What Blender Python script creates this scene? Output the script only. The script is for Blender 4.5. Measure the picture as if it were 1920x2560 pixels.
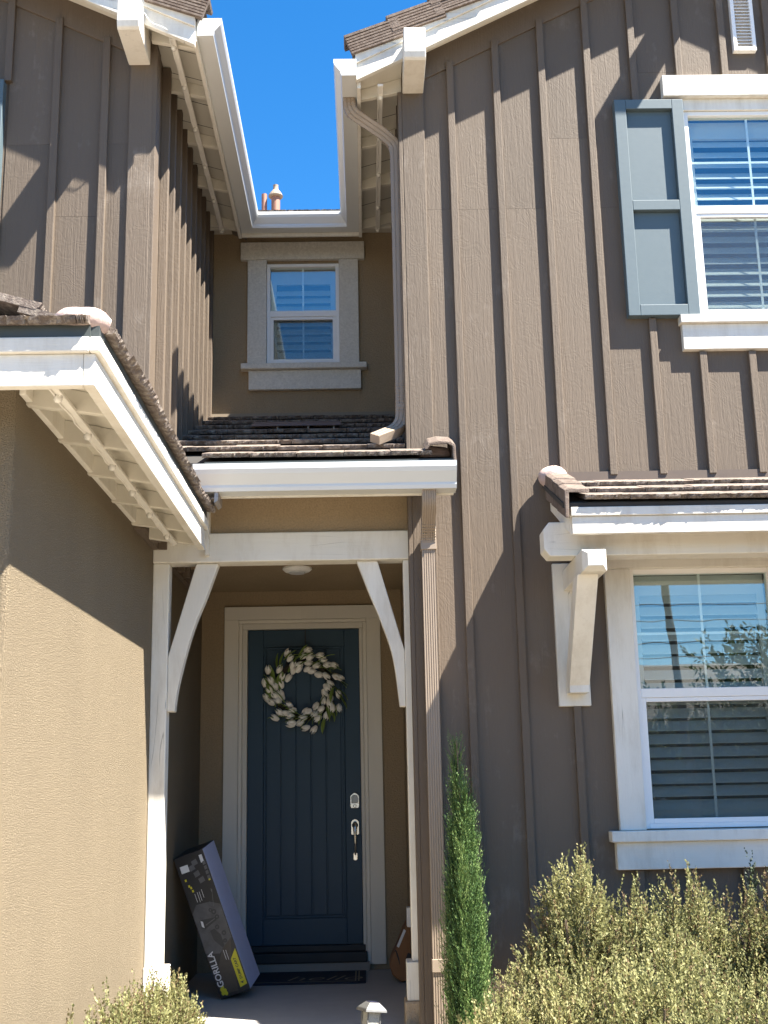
import bpy, math, random
import numpy as np
from mathutils import Vector, Matrix

for o in list(bpy.data.objects):
    bpy.data.objects.remove(o)
random.seed(7)
SC = bpy.context.scene
COL = SC.collection

# ------------------------------------------------------------------ camera
PITCH, YAW, ROLL = (math.radians(a) for a in (13.07, 1.054, -1.164))
fwd = Vector((math.sin(YAW)*math.cos(PITCH), math.cos(YAW)*math.cos(PITCH), math.sin(PITCH)))
rgt = Vector((math.cos(YAW), -math.sin(YAW), 0))
upv = rgt.cross(fwd)
r2 = math.cos(ROLL)*rgt + math.sin(ROLL)*upv
u2 = -math.sin(ROLL)*rgt + math.cos(ROLL)*upv
cd = bpy.data.cameras.new('camera')
cd.sensor_fit = 'VERTICAL'; cd.sensor_height = 36; cd.lens = 36*3000/2560
cd.clip_start = 0.05; cd.clip_end = 2000
cam = bpy.data.objects.new('camera', cd); COL.objects.link(cam)
M = Matrix((r2, u2, -fwd)).transposed().to_4x4()
M.translation = (0, 0, 1.41)
cam.matrix_world = M
SC.camera = cam
SC.render.resolution_x, SC.render.resolution_y = 768, 1024

# ------------------------------------------------------------------ sky, sun, exposure
SUN_AZ, SUN_EL = math.radians(63.8), math.radians(56.4)      # azimuth measured from the facade's normal, to the right
w = bpy.data.worlds.new('World'); SC.world = w; w.use_nodes = True
wn = w.node_tree; bg = wn.nodes['Background']
sky = wn.nodes.new('ShaderNodeTexSky'); sky.sky_type = 'NISHITA'; sky.sun_disc = False
sky.sun_elevation = SUN_EL; sky.sun_rotation = math.radians(180-63.8)
sky.air_density = 1.0; sky.dust_density = 0.0; sky.ozone_density = 4.0; sky.altitude = 50
hs = wn.nodes.new('ShaderNodeHueSaturation'); hs.inputs['Saturation'].default_value = 1.32
wn.links.new(sky.outputs[0], hs.inputs['Color']); wn.links.new(hs.outputs[0], bg.inputs[0]); bg.inputs[1].default_value = 0.057
sl = bpy.data.lights.new('sun', 'SUN'); sl.energy = 5.0; sl.angle = math.radians(0.53); sl.color = (1.0, 0.93, 0.82)
so = bpy.data.objects.new('sun', sl); COL.objects.link(so)
sdir = Vector((math.sin(SUN_AZ)*math.cos(SUN_EL), -math.cos(SUN_AZ)*math.cos(SUN_EL), math.sin(SUN_EL)))
so.rotation_euler = sdir.to_track_quat('Z', 'Y').to_euler(); so.location = sdir*40
vs = SC.view_settings; vs.view_transform = 'Standard'; vs.look = 'None'; vs.gamma = 1; vs.exposure = 2.35
SC.render.engine = 'CYCLES'
SC.cycles.max_bounces = 6; SC.cycles.diffuse_bounces = 3; SC.cycles.glossy_bounces = 3; SC.cycles.transparent_max_bounces = 12

# ------------------------------------------------------------------ helpers
WL = {}                                       # world location of every object (no parent is rotated)
class MB:
    def __init__(s): s.v = []; s.f = []
    def quadbox(s, p):                        # 8 points: bottom ring then top ring
        n = len(s.v); s.v += [tuple(q) for q in p]
        s.f += [tuple(n+i for i in t) for t in ((3,2,1,0),(4,5,6,7),(0,1,5,4),(1,2,6,5),(2,3,7,6),(3,0,4,7))]
        return s
    def box(s, x0, x1, y0, y1, z0, z1):
        return s.quadbox([(x0,y0,z0),(x1,y0,z0),(x1,y1,z0),(x0,y1,z0),(x0,y0,z1),(x1,y0,z1),(x1,y1,z1),(x0,y1,z1)])
    def prism(s, poly, axis, a0, a1):         # 2-D polygon extruded along an axis
        n = len(s.v); k = len(poly)
        def P(p, a): return (a,p[0],p[1]) if axis == 'x' else (p[0],a,p[1]) if axis == 'y' else (p[0],p[1],a)
        s.v += [P(p,a0) for p in poly]+[P(p,a1) for p in poly]
        s.f += [tuple(range(n+k-1,n-1,-1)), tuple(range(n+k,n+2*k))]
        s.f += [(n+i, n+(i+1)%k, n+k+(i+1)%k, n+k+i) for i in range(k)]
        return s
    def sweep(s, pts, sec, side, closed_ends=True):  # section (u along side, v along side x tangent) with mitred bends
        pts = [Vector(p) for p in pts]; side = Vector(side); k = len(sec); n0 = len(s.v)
        for i, p in enumerate(pts):
            a = (pts[i]-pts[i-1]).normalized() if i else (pts[1]-pts[0]).normalized()
            b = (pts[i+1]-pts[i]).normalized() if i < len(pts)-1 else a
            t = (a+b).normalized(); sd = (side-t*side.dot(t)).normalized(); nn = sd.cross(t)
            c = max(0.3, t.dot(b))
            bend = (b-a); bend = bend-t*bend.dot(t)
            for u, v in sec:
                off = sd*u+nn*v
                if bend.length > 1e-5:
                    bd = bend.normalized(); off = off+bd*off.dot(bd)*(1/c-1)
                s.v.append(tuple(p+off))
        for i in range(len(pts)-1):
            for j in range(k):
                A = n0+i*k; B = A+k; s.f.append((A+j, A+(j+1)%k, B+(j+1)%k, B+j))
        if closed_ends:
            s.f.append(tuple(range(n0+k-1, n0-1, -1))); e = n0+(len(pts)-1)*k; s.f.append(tuple(range(e, e+k)))
        return s
    def tube(s, pts, r, n=8):
        rs = r if isinstance(r, (list,tuple)) else [r]*len(pts)
        pts = [Vector(p) for p in pts]; n0 = len(s.v)
        ref = Vector((0.3,1,0.13)).normalized()
        for i, p in enumerate(pts):
            t = (pts[min(i+1,len(pts)-1)]-pts[max(i-1,0)]).normalized()
            sd = (ref-t*ref.dot(t)).normalized(); nn = t.cross(sd)
            for j in range(n):
                a = 2*math.pi*j/n; s.v.append(tuple(p+(sd*math.cos(a)+nn*math.sin(a))*rs[i]))
        for i in range(len(pts)-1):
            for j in range(n):
                A = n0+i*n; s.f.append((A+j, A+(j+1)%n, A+n+(j+1)%n, A+n+j))
        s.f.append(tuple(range(n0+n-1,n0-1,-1))); e = n0+(len(pts)-1)*n; s.f.append(tuple(range(e,e+n)))
        return s
    def lathe(s, c, prof, n=20, axis='z'):    # profile of (radius, height)
        n0 = len(s.v); c = Vector(c)
        for r, h in prof:
            for j in range(n):
                a = 2*math.pi*j/n; q = (r*math.cos(a), r*math.sin(a), h)
                if axis == 'y': q = (q[0], h, q[1])
                s.v.append(tuple(c+Vector(q)))
        for i in range(len(prof)-1):
            for j in range(n):
                A = n0+i*n; s.f.append((A+j, A+(j+1)%n, A+n+(j+1)%n, A+n+j))
        s.f.append(tuple(range(n0+n-1,n0-1,-1))); e = n0+(len(prof)-1)*n; s.f.append(tuple(range(e,e+n)))
        return s
    def build(s, name, m, parent=None, bevel=0.0, smooth=False, label=None):
        a = np.array(s.v); c = Vector((a.min(0)+a.max(0))/2)
        me = bpy.data.meshes.new(name); me.from_pydata([tuple(Vector(v)-c) for v in s.v], [], s.f)
        import bmesh
        b = bmesh.new(); b.from_mesh(me); bmesh.ops.recalc_face_normals(b, faces=b.faces); b.to_mesh(me); b.free()
        me.materials.append(m)
        if smooth:
            me.polygons.foreach_set('use_smooth', [True]*len(me.polygons))
        return put(name, me, c, None, parent, bevel, label)
def put(name, me, loc, rot=None, parent=None, bevel=0.0, label=None):
    o = bpy.data.objects.new(name, me); COL.objects.link(o)
    loc = Vector(loc); WL[o] = loc
    if parent is not None:
        o.parent = parent; o.location = loc-WL[parent]
    else: o.location = loc
    if rot is not None: o.rotation_euler = rot
    if bevel:
        md = o.modifiers.new('bevel', 'BEVEL'); md.width = bevel; md.segments = 2; md.limit_method = 'ANGLE'; md.angle_limit = 0.6
    if label: o['label'] = label
    return o
def thing(name, loc, label, cat, group=None):
    o = bpy.data.objects.new(name, None); COL.objects.link(o); o.location = loc; WL[o] = Vector(loc)
    o['label'] = label; o['category'] = cat
    if group: o['group'] = group
    return o
def tag(o, label, cat, group=None):
    o['label'] = label; o['category'] = cat
    if group: o['group'] = group
    return o
def structure(o): o['kind'] = 'structure'; return o
def bx(name, d, m, parent=None, bevel=0.0, **k): return MB().box(*d).build(name, m, parent, bevel, **k)

# ------------------------------------------------------------------ materials
def base(name, rough=0.7, metal=0.0, spec=0.5):
    m = bpy.data.materials.new(name); m.use_nodes = True; nt = m.node_tree
    b = nt.nodes['Principled BSDF']; b.inputs['Roughness'].default_value = rough; b.inputs['Metallic'].default_value = metal
    b.inputs['Specular IOR Level'].default_value = spec
    return m, nt, b
def pos(nt, scale, obj=False, shift=None):
    if obj:
        g = nt.nodes.new('ShaderNodeTexCoord'); out = g.outputs['Object']
    else:
        g = nt.nodes.new('ShaderNodeNewGeometry'); out = g.outputs['Position']
    mp = nt.nodes.new('ShaderNodeMapping'); mp.inputs['Scale'].default_value = scale
    if shift is not None:
        va = nt.nodes.new('ShaderNodeVectorMath'); va.operation = 'MULTIPLY_ADD'
        va.inputs[1].default_value = (17,31,23); nt.links.new(shift, va.inputs[0]); nt.links.new(out, va.inputs[2]); out = va.outputs[0]
    nt.links.new(out, mp.inputs['Vector']); return mp.outputs[0]
def noise(nt, vec, scale=1.0, detail=4, rough=0.6, dist=0.0):
    n = nt.nodes.new('ShaderNodeTexNoise'); n.inputs['Scale'].default_value = scale; n.inputs['Detail'].default_value = detail
    n.inputs['Roughness'].default_value = rough; n.inputs['Distortion'].default_value = dist
    nt.links.new(vec, n.inputs['Vector']); return n.outputs['Fac']
def ramp(nt, fac, stops):
    r = nt.nodes.new('ShaderNodeValToRGB'); e = r.color_ramp.elements
    while len(e) < len(stops): e.new(0.5)
    for x, (p, c) in zip(e, stops): x.position = p; x.color = (*c, 1)
    nt.links.new(fac, r.inputs[0]); return r.outputs[0]
def mix(nt, fac, a, b, mode='MIX'):
    n = nt.nodes.new('ShaderNodeMix'); n.data_type = 'RGBA'; n.blend_type = mode
    for i, x in ((0,fac),(6,a),(7,b)):
        if isinstance(x, (int,float)): n.inputs[i].default_value = x
        elif isinstance(x, tuple): n.inputs[i].default_value = (*x, 1)
        else: nt.links.new(x, n.inputs[i])
    return n.outputs[2]
def math_(nt, op, a, b):
    n = nt.nodes.new('ShaderNodeMath'); n.operation = op
    for i, x in enumerate((a,b)):
        if isinstance(x, (int,float)): n.inputs[i].default_value = x
        else: nt.links.new(x, n.inputs[i])
    return n.outputs[0]
def bump(nt, b, h, strength, dist, prev=None):
    n = nt.nodes.new('ShaderNodeBump'); n.inputs['Strength'].default_value = strength; n.inputs['Distance'].default_value = dist
    nt.links.new(h, n.inputs['Height'])
    if prev: nt.links.new(prev, n.inputs['Normal'])
    nt.links.new(n.outputs[0], b.inputs['Normal']); return n.outputs[0]
def shade(c, k): return tuple(min(1, x*k) for x in c)

def wood(name, c, axis, strength=0.5, dist=0.004, rough=0.65, fine=55, along=2.2, wear=None, cracks=False, grime=0.0):
    m, nt, b = base(name, rough)
    oi = nt.nodes.new('ShaderNodeObjectInfo')
    sc = [fine]*3; sc['xyz'.index(axis)] = along
    g = noise(nt, pos(nt, tuple(sc), shift=oi.outputs['Random']), 1.0, 5, 0.65, 1.3)
    sc2 = [fine*2.6]*3; sc2['xyz'.index(axis)] = along*3
    g2 = noise(nt, pos(nt, tuple(sc2), shift=oi.outputs['Random']), 1.0, 3, 0.6, 1.2)
    kn = noise(nt, pos(nt, (5,5,3.2), shift=oi.outputs['Random']), 1.0, 2, 0.5, 2.5)
    big = noise(nt, pos(nt, (1.3,1.3,0.7)), 1.0, 4, 0.6)
    col = mix(nt, g, shade(c,0.92), shade(c,1.06))
    col = mix(nt, ramp(nt, big, [(0.3,(0,0,0)),(0.75,(1,1,1))]), col, shade(c,1.12))
    if wear:
        wv = noise(nt, pos(nt, (3,3,2.2)), 1.0, 6, 0.75)
        sc3 = [30]*3; sc3['xyz'.index(axis)] = 4
        ws = noise(nt, pos(nt, tuple(sc3)), 1.0, 4, 0.6)
        f = ramp(nt, math_(nt,'ADD',wv,math_(nt,'MULTIPLY',ws,0.35)), [(0.76,(0,0,0)),(0.96,(0.6,0.6,0.6))])
        col = mix(nt, f, col, wear)
    rv = ramp(nt, oi.outputs['Random'], [(0.0,(0.90,0.90,0.90)),(1.0,(1.08,1.075,1.07))]); col = mix(nt, 1.0, col, rv, 'MULTIPLY')
    if grime:
        dn = noise(nt, pos(nt,(7,7,1.6)), 1.0, 6, 0.72); dm = noise(nt, pos(nt,(1.1,1.1,1.1)), 1.0, 3)
        gf = ramp(nt, math_(nt,'ADD',math_(nt,'MULTIPLY',dn,0.7),math_(nt,'MULTIPLY',dm,0.4)), [(0.52,(0,0,0)),(0.74,(grime,grime,grime))])
        col = mix(nt, gf, col, (0.40,0.345,0.26))
    nt.links.new(col, b.inputs['Base Color'])
    h = math_(nt, 'ADD', math_(nt,'ADD',g,math_(nt,'MULTIPLY',math_(nt,'SINE',math_(nt,'MULTIPLY',kn,46.0),0.0),0.05)), math_(nt,'MULTIPLY',g2,0.5))
    if cracks:
        sc4 = [9]*3; sc4['xyz'.index(axis)] = 0.5
        ck = noise(nt, pos(nt, tuple(sc4)), 1.0, 2, 0.5, 0.3)
        v = ramp(nt, ck, [(0.4975,(1,1,1)),(0.5,(0.25,0.25,0.25)),(0.5025,(1,1,1))])
        msk = ramp(nt, noise(nt, pos(nt,(1.7,1.7,1.7)),1.0,2), [(0.56,(0,0,0)),(0.62,(1,1,1))])
        dk = mix(nt, msk, (1.0,1.0,1.0), v)
        col = mix(nt, 0.75, col, dk, 'MULTIPLY'); nt.links.new(col, b.inputs['Base Color'])
        h = math_(nt,'ADD',h,math_(nt,'MULTIPLY',dk,1.2))
    bump(nt, b, h, strength, dist)
    return m
def stucco(name, c, scale=70, strength=0.8, dist=0.006, rough=0.9, stain=0.24):
    m, nt, b = base(name, rough, spec=0.25)
    p = pos(nt, (1,1,1))
    n1 = noise(nt, p, scale, 5, 0.62, 0.5); n2 = noise(nt, p, scale*2.6, 3, 0.6)
    big = noise(nt, pos(nt,(1.6,1.6,0.55)), 1.4, 6, 0.7)
    col = mix(nt, ramp(nt, n1, [(0.35,(0,0,0)),(0.65,(1,1,1))]), shade(c,0.84), shade(c,1.1))
    col = mix(nt, ramp(nt, big, [(0.3,(0,0,0)),(0.7,(1,1,1))]), mix(nt, 0.5, col, shade(c,1-stain)), col)
    nt.links.new(col, b.inputs['Base Color'])
    h = math_(nt,'ADD',ramp(nt,n1,[(0.36,(0,0,0)),(0.6,(1,1,1))]),math_(nt,'MULTIPLY',n2,0.35))
    bump(nt, b, h, strength, dist)
    return m
def plain(name, c, rough=0.5, metal=0.0, var=0.12, scale=14, bs=0.0, bd=0.002, spec=0.5):
    m, nt, b = base(name, rough, metal, spec)
    n = noise(nt, pos(nt,(1,1,1)), scale, 5, 0.65)
    nt.links.new(mix(nt, n, shade(c,1-var), shade(c,1+var)), b.inputs['Base Color'])
    r = math_(nt,'ADD',math_(nt,'MULTIPLY',n,0.2),rough-0.1); nt.links.new(r, b.inputs['Roughness'])
    if bs: bump(nt, b, n, bs, bd)
    return m
def tilemat(name, c, pale=(0.5,0.42,0.36)):
    m, nt, b = base(name, 0.9, spec=0.2)
    oi = nt.nodes.new('ShaderNodeObjectInfo')
    p = pos(nt,(1,1,1)); n = noise(nt, p, 26, 6, 0.7); n2 = noise(nt, p, 140, 3, 0.6)
    c1 = mix(nt, oi.outputs['Random'], shade(c,0.78), shade(c,1.2))
    c2 = mix(nt, ramp(nt, n, [(0.44,(0,0,0)),(0.78,(0.85,0.85,0.85))]), c1, pale)
    c3 = mix(nt, ramp(nt, n2, [(0.3,(1,1,1)),(0.5,(0,0,0))]), c2, shade(c,0.45))
    nt.links.new(mix(nt, 0.25, c2, c3), b.inputs['Base Color'])
    bump(nt, b, math_(nt,'ADD',n,math_(nt,'MULTIPLY',n2,0.6)), 0.9, 0.006)
    return m
def glassmat(name, tint=(0.90,0.95,0.94), refl=0.13, rough=0.0):
    m = bpy.data.materials.new(name); m.use_nodes = True; nt = m.node_tree; nt.nodes.clear()
    out = nt.nodes.new('ShaderNodeOutputMaterial'); tr = nt.nodes.new('ShaderNodeBsdfTransparent'); tr.inputs[0].default_value = (*tint,1)
    gl = nt.nodes.new('ShaderNodeBsdfGlossy'); gl.inputs['Roughness'].default_value = rough; gl.inputs[0].default_value = (0.9,0.97,1,1)
    ge_ = nt.nodes.new('ShaderNodeNewGeometry'); dt = nt.nodes.new('ShaderNodeVectorMath'); dt.operation = 'DOT_PRODUCT'
    nt.links.new(ge_.outputs['Normal'], dt.inputs[0]); nt.links.new(ge_.outputs['Incoming'], dt.inputs[1])
    c_ = math_(nt,'SUBTRACT',1.0,math_(nt,'ABSOLUTE',dt.outputs['Value'],0.0))
    f = math_(nt,'ADD',math_(nt,'MULTIPLY',math_(nt,'POWER',c_,5.0),0.75),refl)      # Schlick-like, the same from both sides
    n = noise(nt, pos(nt,(1,1,1)), 1.6, 2); bp = nt.nodes.new('ShaderNodeBump'); bp.inputs['Strength'].default_value = 0.012; bp.inputs['Distance'].default_value = 0.05
    nt.links.new(n, bp.inputs['Height']); nt.links.new(bp.outputs[0], gl.inputs['Normal'])
    mx = nt.nodes.new('ShaderNodeMixShader'); nt.links.new(f, mx.inputs[0]); nt.links.new(tr.outputs[0], mx.inputs[1]); nt.links.new(gl.outputs[0], mx.inputs[2])
    nt.links.new(mx.outputs[0], out.inputs[0]); return m
def meshmat(name):
    m = bpy.data.materials.new(name); m.use_nodes = True; nt = m.node_tree; nt.nodes.clear()
    out = nt.nodes.new('ShaderNodeOutputMaterial'); tr = nt.nodes.new('ShaderNodeBsdfTransparent')
    df = nt.nodes.new('ShaderNodeBsdfDiffuse'); df.inputs[0].default_value = (0.085,0.09,0.085,1)
    mx = nt.nodes.new('ShaderNodeMixShader'); mx.inputs[0].default_value = 0.18
    nt.links.new(tr.outputs[0], mx.inputs[1]); nt.links.new(df.outputs[0], mx.inputs[2]); nt.links.new(mx.outputs[0], out.inputs[0]); return m
def leafmat(name, stops, rough=0.55, trans=0.25):
    m, nt, b = base(name, rough, spec=0.3)
    at = nt.nodes.new('ShaderNodeAttribute'); at.attribute_name = 'tone'
    c = ramp(nt, at.outputs['Fac'], stops); nt.links.new(c, b.inputs['Base Color'])
    tl = nt.nodes.new('ShaderNodeBsdfTranslucent'); nt.links.new(c, tl.inputs[0])
    mx = nt.nodes.new('ShaderNodeMixShader'); mx.inputs[0].default_value = trans
    out = nt.nodes['Material Output']; nt.links.new(b.outputs[0], mx.inputs[1]); nt.links.new(tl.outputs[0], mx.inputs[2]); nt.links.new(mx.outputs[0], out.inputs[0])
    return m

BROWN = (0.104, 0.0780, 0.0555)
SIDING = wood('siding', BROWN, 'z', 0.75, 0.0042, 0.7, 44, 2.0, wear=(0.20,0.168,0.138))
WHITE = (0.68, 0.66, 0.60)
WV = wood('white_wood_vertical', WHITE, 'z', 0.35, 0.003, 0.6, 60, 2.5, cracks=True, grime=0.5)
WH = wood('white_wood_along_x', WHITE, 'x', 0.5, 0.003, 0.6, 60, 2.5, cracks=True, grime=0.5)
WY = wood('white_wood_along_y', WHITE, 'y', 0.35, 0.003, 0.6, 60, 2.5, grime=0.4)
SOFF = wood('soffit_paint', (0.60,0.57,0.49), 'y', 0.2, 0.002, 0.7)
STUC = stucco('tan_stucco', (0.325,0.264,0.180), 150, 1.0, 0.011)
STUCP = stucco('porch_stucco', (0.32,0.242,0.152), 80, 0.5, 0.004)
STUCT = stucco('trim_stucco', (0.66,0.635,0.575), 50, 0.35, 0.003)
GUT = plain('gutter_enamel', (0.58,0.60,0.60), 0.32, 0.0, 0.03, 5)
VINYL = plain('white_vinyl', (0.80,0.80,0.79), 0.4, 0, 0.03)
DSP = plain('downspout_enamel', (0.285,0.228,0.175), 0.45, 0, 0.06)
TILE = tilemat('roof_tile', (0.135,0.108,0.093), (0.42,0.37,0.31))
RAKET = tilemat('rake_tile', (0.125,0.096,0.08), (0.24,0.20,0.17))
MORTAR = plain('pink_mortar', (0.40,0.30,0.27), 0.95, 0, 0.25, 22, 0.8, 0.008)
DARK = plain('dark_metal', (0.045,0.055,0.055), 0.6, 0.0, 0.2)
UNDER = plain('underlayment', (0.03,0.028,0.026), 0.9)
SHUT = plain('shutter_paint', (0.074,0.108,0.128), 0.55, 0, 0.06, 30, 0.15)
DOOR = plain('door_paint', (0.024,0.054,0.086), 0.5, 0, 0.05, 30, 0.06, spec=0.3)
GLASS = glassmat('window_glass')
SCREEN = meshmat('insect_screen')
SLAT = plain('blind_slat', (0.50,0.51,0.50), 0.5, 0, 0.03)
ROOM = plain('room_dark', (0.035,0.04,0.045), 0.9)
METAL = plain('satin_nickel', (0.62,0.60,0.56), 0.25, 1.0, 0.05)
BLACK = plain('black_rubber', (0.015,0.015,0.017), 0.6)
CONC = plain('concrete', (0.34,0.295,0.23), 0.85, 0, 0.14, 9, 0.3, 0.003)
STONE = stucco('stone_block', (0.38,0.30,0.21), 40, 0.7, 0.006)

# ------------------------------------------------------------------ ground
structure(bx('ground', (-300,300,-300,300,-0.6,-0.16), plain('soil', (0.13,0.095,0.062), 0.95, 0, 0.3, 6, 0.6, 0.02)))
structure(bx('driveway', (-6.5,0.95,-7,4.5,-0.4,-0.152), CONC))
structure(bx('path', (-1.0,0.85,4.51,7.6,-0.4,-0.148), CONC))
structure(bx('road', (-300,300,-17,-8.5,-0.4,-0.155), plain('asphalt', (0.06,0.06,0.06), 0.9, 0, 0.2, 40, 0.4, 0.004)))
structure(bx('porch_floor', (-1.42,0.5,7.62,10.5,-0.3,0.0), plain('porch_concrete', (0.36,0.345,0.325), 0.8, 0, 0.16, 7, 0.25, 0.003), bevel=0.012))

# ------------------------------------------------------------------ house
house = thing('house', (0, 8, 0), 'two-storey house with brown board-and-batten siding, tan stucco and white trim', 'house')
XR, YR = 0.33, 7.75          # near corner of the right wing
XL, YL = -1.36, 7.23         # near corner of the left wing
YC = 10.20                   # recessed wall above the porch
YD = 10.30                   # door wall
PKR, PKL = 2.69, -3.95
zr = lambda x: 6.504+0.51*(x-0.489) if x <= PKR else 6.504+0.51*(2*PKR-x-0.489)
zl = lambda x: 6.42-0.47*(x+1.571) if x >= PKL else 6.42-0.47*(2*PKL-x+1.571)

def wall(name, x0, x1, y0, y1, z0, top, holes, m, parent, breaks=()):
    xs = sorted(set([x0,x1,*breaks]+[h[0] for h in holes]+[h[1] for h in holes]))
    b = MB()
    for a, c in zip(xs, xs[1:]):
        hs = sorted((h[2],h[3]) for h in holes if h[0] <= a+1e-6 and h[1] >= c-1e-6)
        zb = z0
        for h0, h1 in hs:
            b.box(a,c,y0,y1,zb,h0); zb = h1
        b.quadbox([(a,y0,zb),(c,y0,zb),(c,y1,zb),(a,y1,zb),(a,y0,top(a)),(c,y0,top(c)),(c,y1,top(c)),(a,y1,top(a))])
    return b.build(name, m, parent)

UW = (2.355,3.285,4.548,6.13)     # upper window hole
LW = (1.738,2.680,1.145,2.792)    # lower window hole
VT = (2.775,2.905,6.62,7.2)
rw = wall('wall', XR, 5.05, YR, YR+0.12, -0.3, lambda x: zr(x)+0.12, [UW,LW], SIDING, house, (PKR,))
bx('wall', (XR+0.002,XR+0.1,YR+0.121,11.6,-0.3,6.55), SIDING, house)
LWH = (-3.72,-2.80,4.5,6.0)
lw = wall('wall', -6.5, XL, YL, YL+0.12, 3.0, lambda x: zl(x)+0.12, [LWH], SIDING, house, (PKL,))
sw = bx('wall', (XL-0.1,XL-0.002,YL+0.121,11.6,3.0,6.55), SIDING, house)
CW = (-0.835,-0.182,5.136,6.115)
cw = wall('wall', XL+0.001, XR-0.001, YC, YC+0.14, 4.2, lambda x: 6.47, [CW], STUCP, house)
gs = bx('wall', (-1.6,-1.40,4.68,10.6,-0.3,3.16), STUC, house, 0.02)
bx('wall', (-6.6,-1.601,4.683,4.9,-0.3,3.16), STUC, house)
DH = (-1.03,-0.02,0.0,2.80)
wall('wall', -1.398, XR-0.001, YD, YD+0.15, 0.001, lambda x: 3.3, [DH], STUCP, house)
bx('wall', (XR-0.012,XR,8.03,YD-0.001,0.001,3.3), STUCP, house)
bx('ceiling', (-1.398,XR-0.013,8.03,YD-0.001,3.11,3.2), STUCP, house)
bx('wall', (-1.398,XR-0.002,7.9,8.02,3.112,3.56), STUCP, house)

def batten_spans(z0, z1, cuts):
    sp = [(z0,z1)]
    for c0, c1 in cuts:
        sp = [q for a,b in sp for q in ((a,min(b,c0)),(max(a,c1),b)) if q[1]-q[0] > 0.05]
    return sp
# siding boards between the battens, with butt joints
def boards(xs, y, z0, top, holes, par, joints):
    for i, (a, c) in enumerate(zip(xs, xs[1:])):
        a, c = a+0.006, c-0.006
        hs = [(max(a,h[0]),min(c,h[1]),h[2],h[3]) for h in holes if h[0] < c-1e-4 and h[1] > a+1e-4]
        zj = joints[i%len(joints)]
        full = [(h[2],h[3]) for h in hs if h[0] <= a+0.001 and h[1] >= c-0.001]
        part = [h for h in hs if (h[2],h[3]) not in full]
        br_ = (PKR,) if a < PKR < c else (PKL,) if a < PKL < c else ()
        for k, (p, q) in enumerate(batten_spans(z0, 99, full+[(zj,zj+0.0016)])):
            wall('board', a, c, y-0.009+0.0003*(k%2), y-0.0012, p, top if q > 90 else (lambda x, q=q: q), [(h[0],h[1],max(h[2],p),min(h[3],q)) for h in part if h[2] < q and h[3] > p], SIDING, par, br_)
boards([XR+0.1]+[0.682+0.333*i for i in range(14)], YR, -0.28, lambda x: zr(x)+0.05, [UW,LW], rw, (5.385,5.385,5.385,5.93,5.385,6.45))
boards(sorted([XL-0.1]+[-1.672-0.326*i for i in range(12)]), YL, 3.02, lambda x: zl(x)+0.05, [LWH], lw, (5.1,5.62,5.1,5.62))

# battens: each its own piece, cut round windows, shutters and trim
BW, BD = 0.050, 0.043
for i in range(14):
    x = 0.682+0.333*i
    cuts = []
    if 1.84-BW < x < 2.34+BW: cuts.append((4.54,6.2))
    if 2.20-BW < x < 3.43+BW: cuts.append((4.29,6.39))
    if 1.54-BW < x < 2.87+BW: cuts.append((0.90,3.0))
    if 1.22-BW < x < 4.0+BW: cuts.append((2.84,3.43))
    if 1.23-BW < x < 1.44+BW: cuts.append((1.91,2.9))
    if x > 2.76-BW and x < 2.92+BW: cuts.append((6.6,7.25))
    for a, b in batten_spans(-0.3, min(zr(x-BW/2),zr(x+BW/2))-0.05, cuts):
        j = random.uniform(-0.003,0.003)
        bx('batten', (x-BW/2+j,x+BW/2+j,YR-BD,YR-0.0005,a,b), SIDING, rw, 0.004)
bx('corner_board', (XR-0.002,XR+0.155,YR-0.034,YR-0.0005,-0.3,zr(XR)-0.05), SIDING, house, 0.005)
bx('corner_board', (XR-0.03,XR-0.0022,YR-0.033,YR+0.10,-0.3,6.3), SIDING, house, 0.004)
for i in range(6):
    y = YR+0.30+0.33*i
    if y < YC: bx('batten', (XR-0.03,XR+0.001,y,y+BW,3.6,6.4), SIDING, rw, 0.003)
# frieze boards under the rakes
for p0, p1, f, y, par in ((XR+0.0,PKR,zr,YR,rw),(PKR,5.05,zr,YR,rw),(-6.5,PKL,zl,YL,lw),(PKL,XL,zl,YL,lw)):
    MB().prism([(p0,f(p0+1e-6)-0.10),(p1,f(p1-1e-6)-0.10),(p1,f(p1-1e-6)+0.11),(p0,f(p0+1e-6)+0.11)],'y',y-0.026,y-0.0008).build('frieze_board', SIDING, house, 0.004)
for i in range(12):
    x = -1.672-0.326*i
    cuts = []
    if -2.80 < x < -2.30: cuts.append((4.4,6.08))
    if -3.8 < x < -2.75: cuts.append((4.25,6.25))
    for a, b in batten_spans(3.0, min(zl(x-BW/2),zl(x+BW/2))-0.05, cuts):
        bx('batten', (x-BW/2,x+BW/2,YL-BD,YL-0.0005,a,b), SIDING, lw, 0.004)
bx('corner_board', (XL-0.15,XL+0.002,YL-0.034,YL-0.0005,3.0,zl(XL)-0.03), SIDING, house, 0.005)
bx('corner_board', (XL-0.0018,XL+0.03,YL-0.033,YL+0.10,3.0,6.35), SIDING, house, 0.004)
for i in range(11):
    y = YL+0.34+0.27*i
    if y < YC-0.05: bx('batten', (XL-0.002,XL+0.056,y,y+BW,3.0,6.42), SIDING, sw, 0.004)

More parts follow.
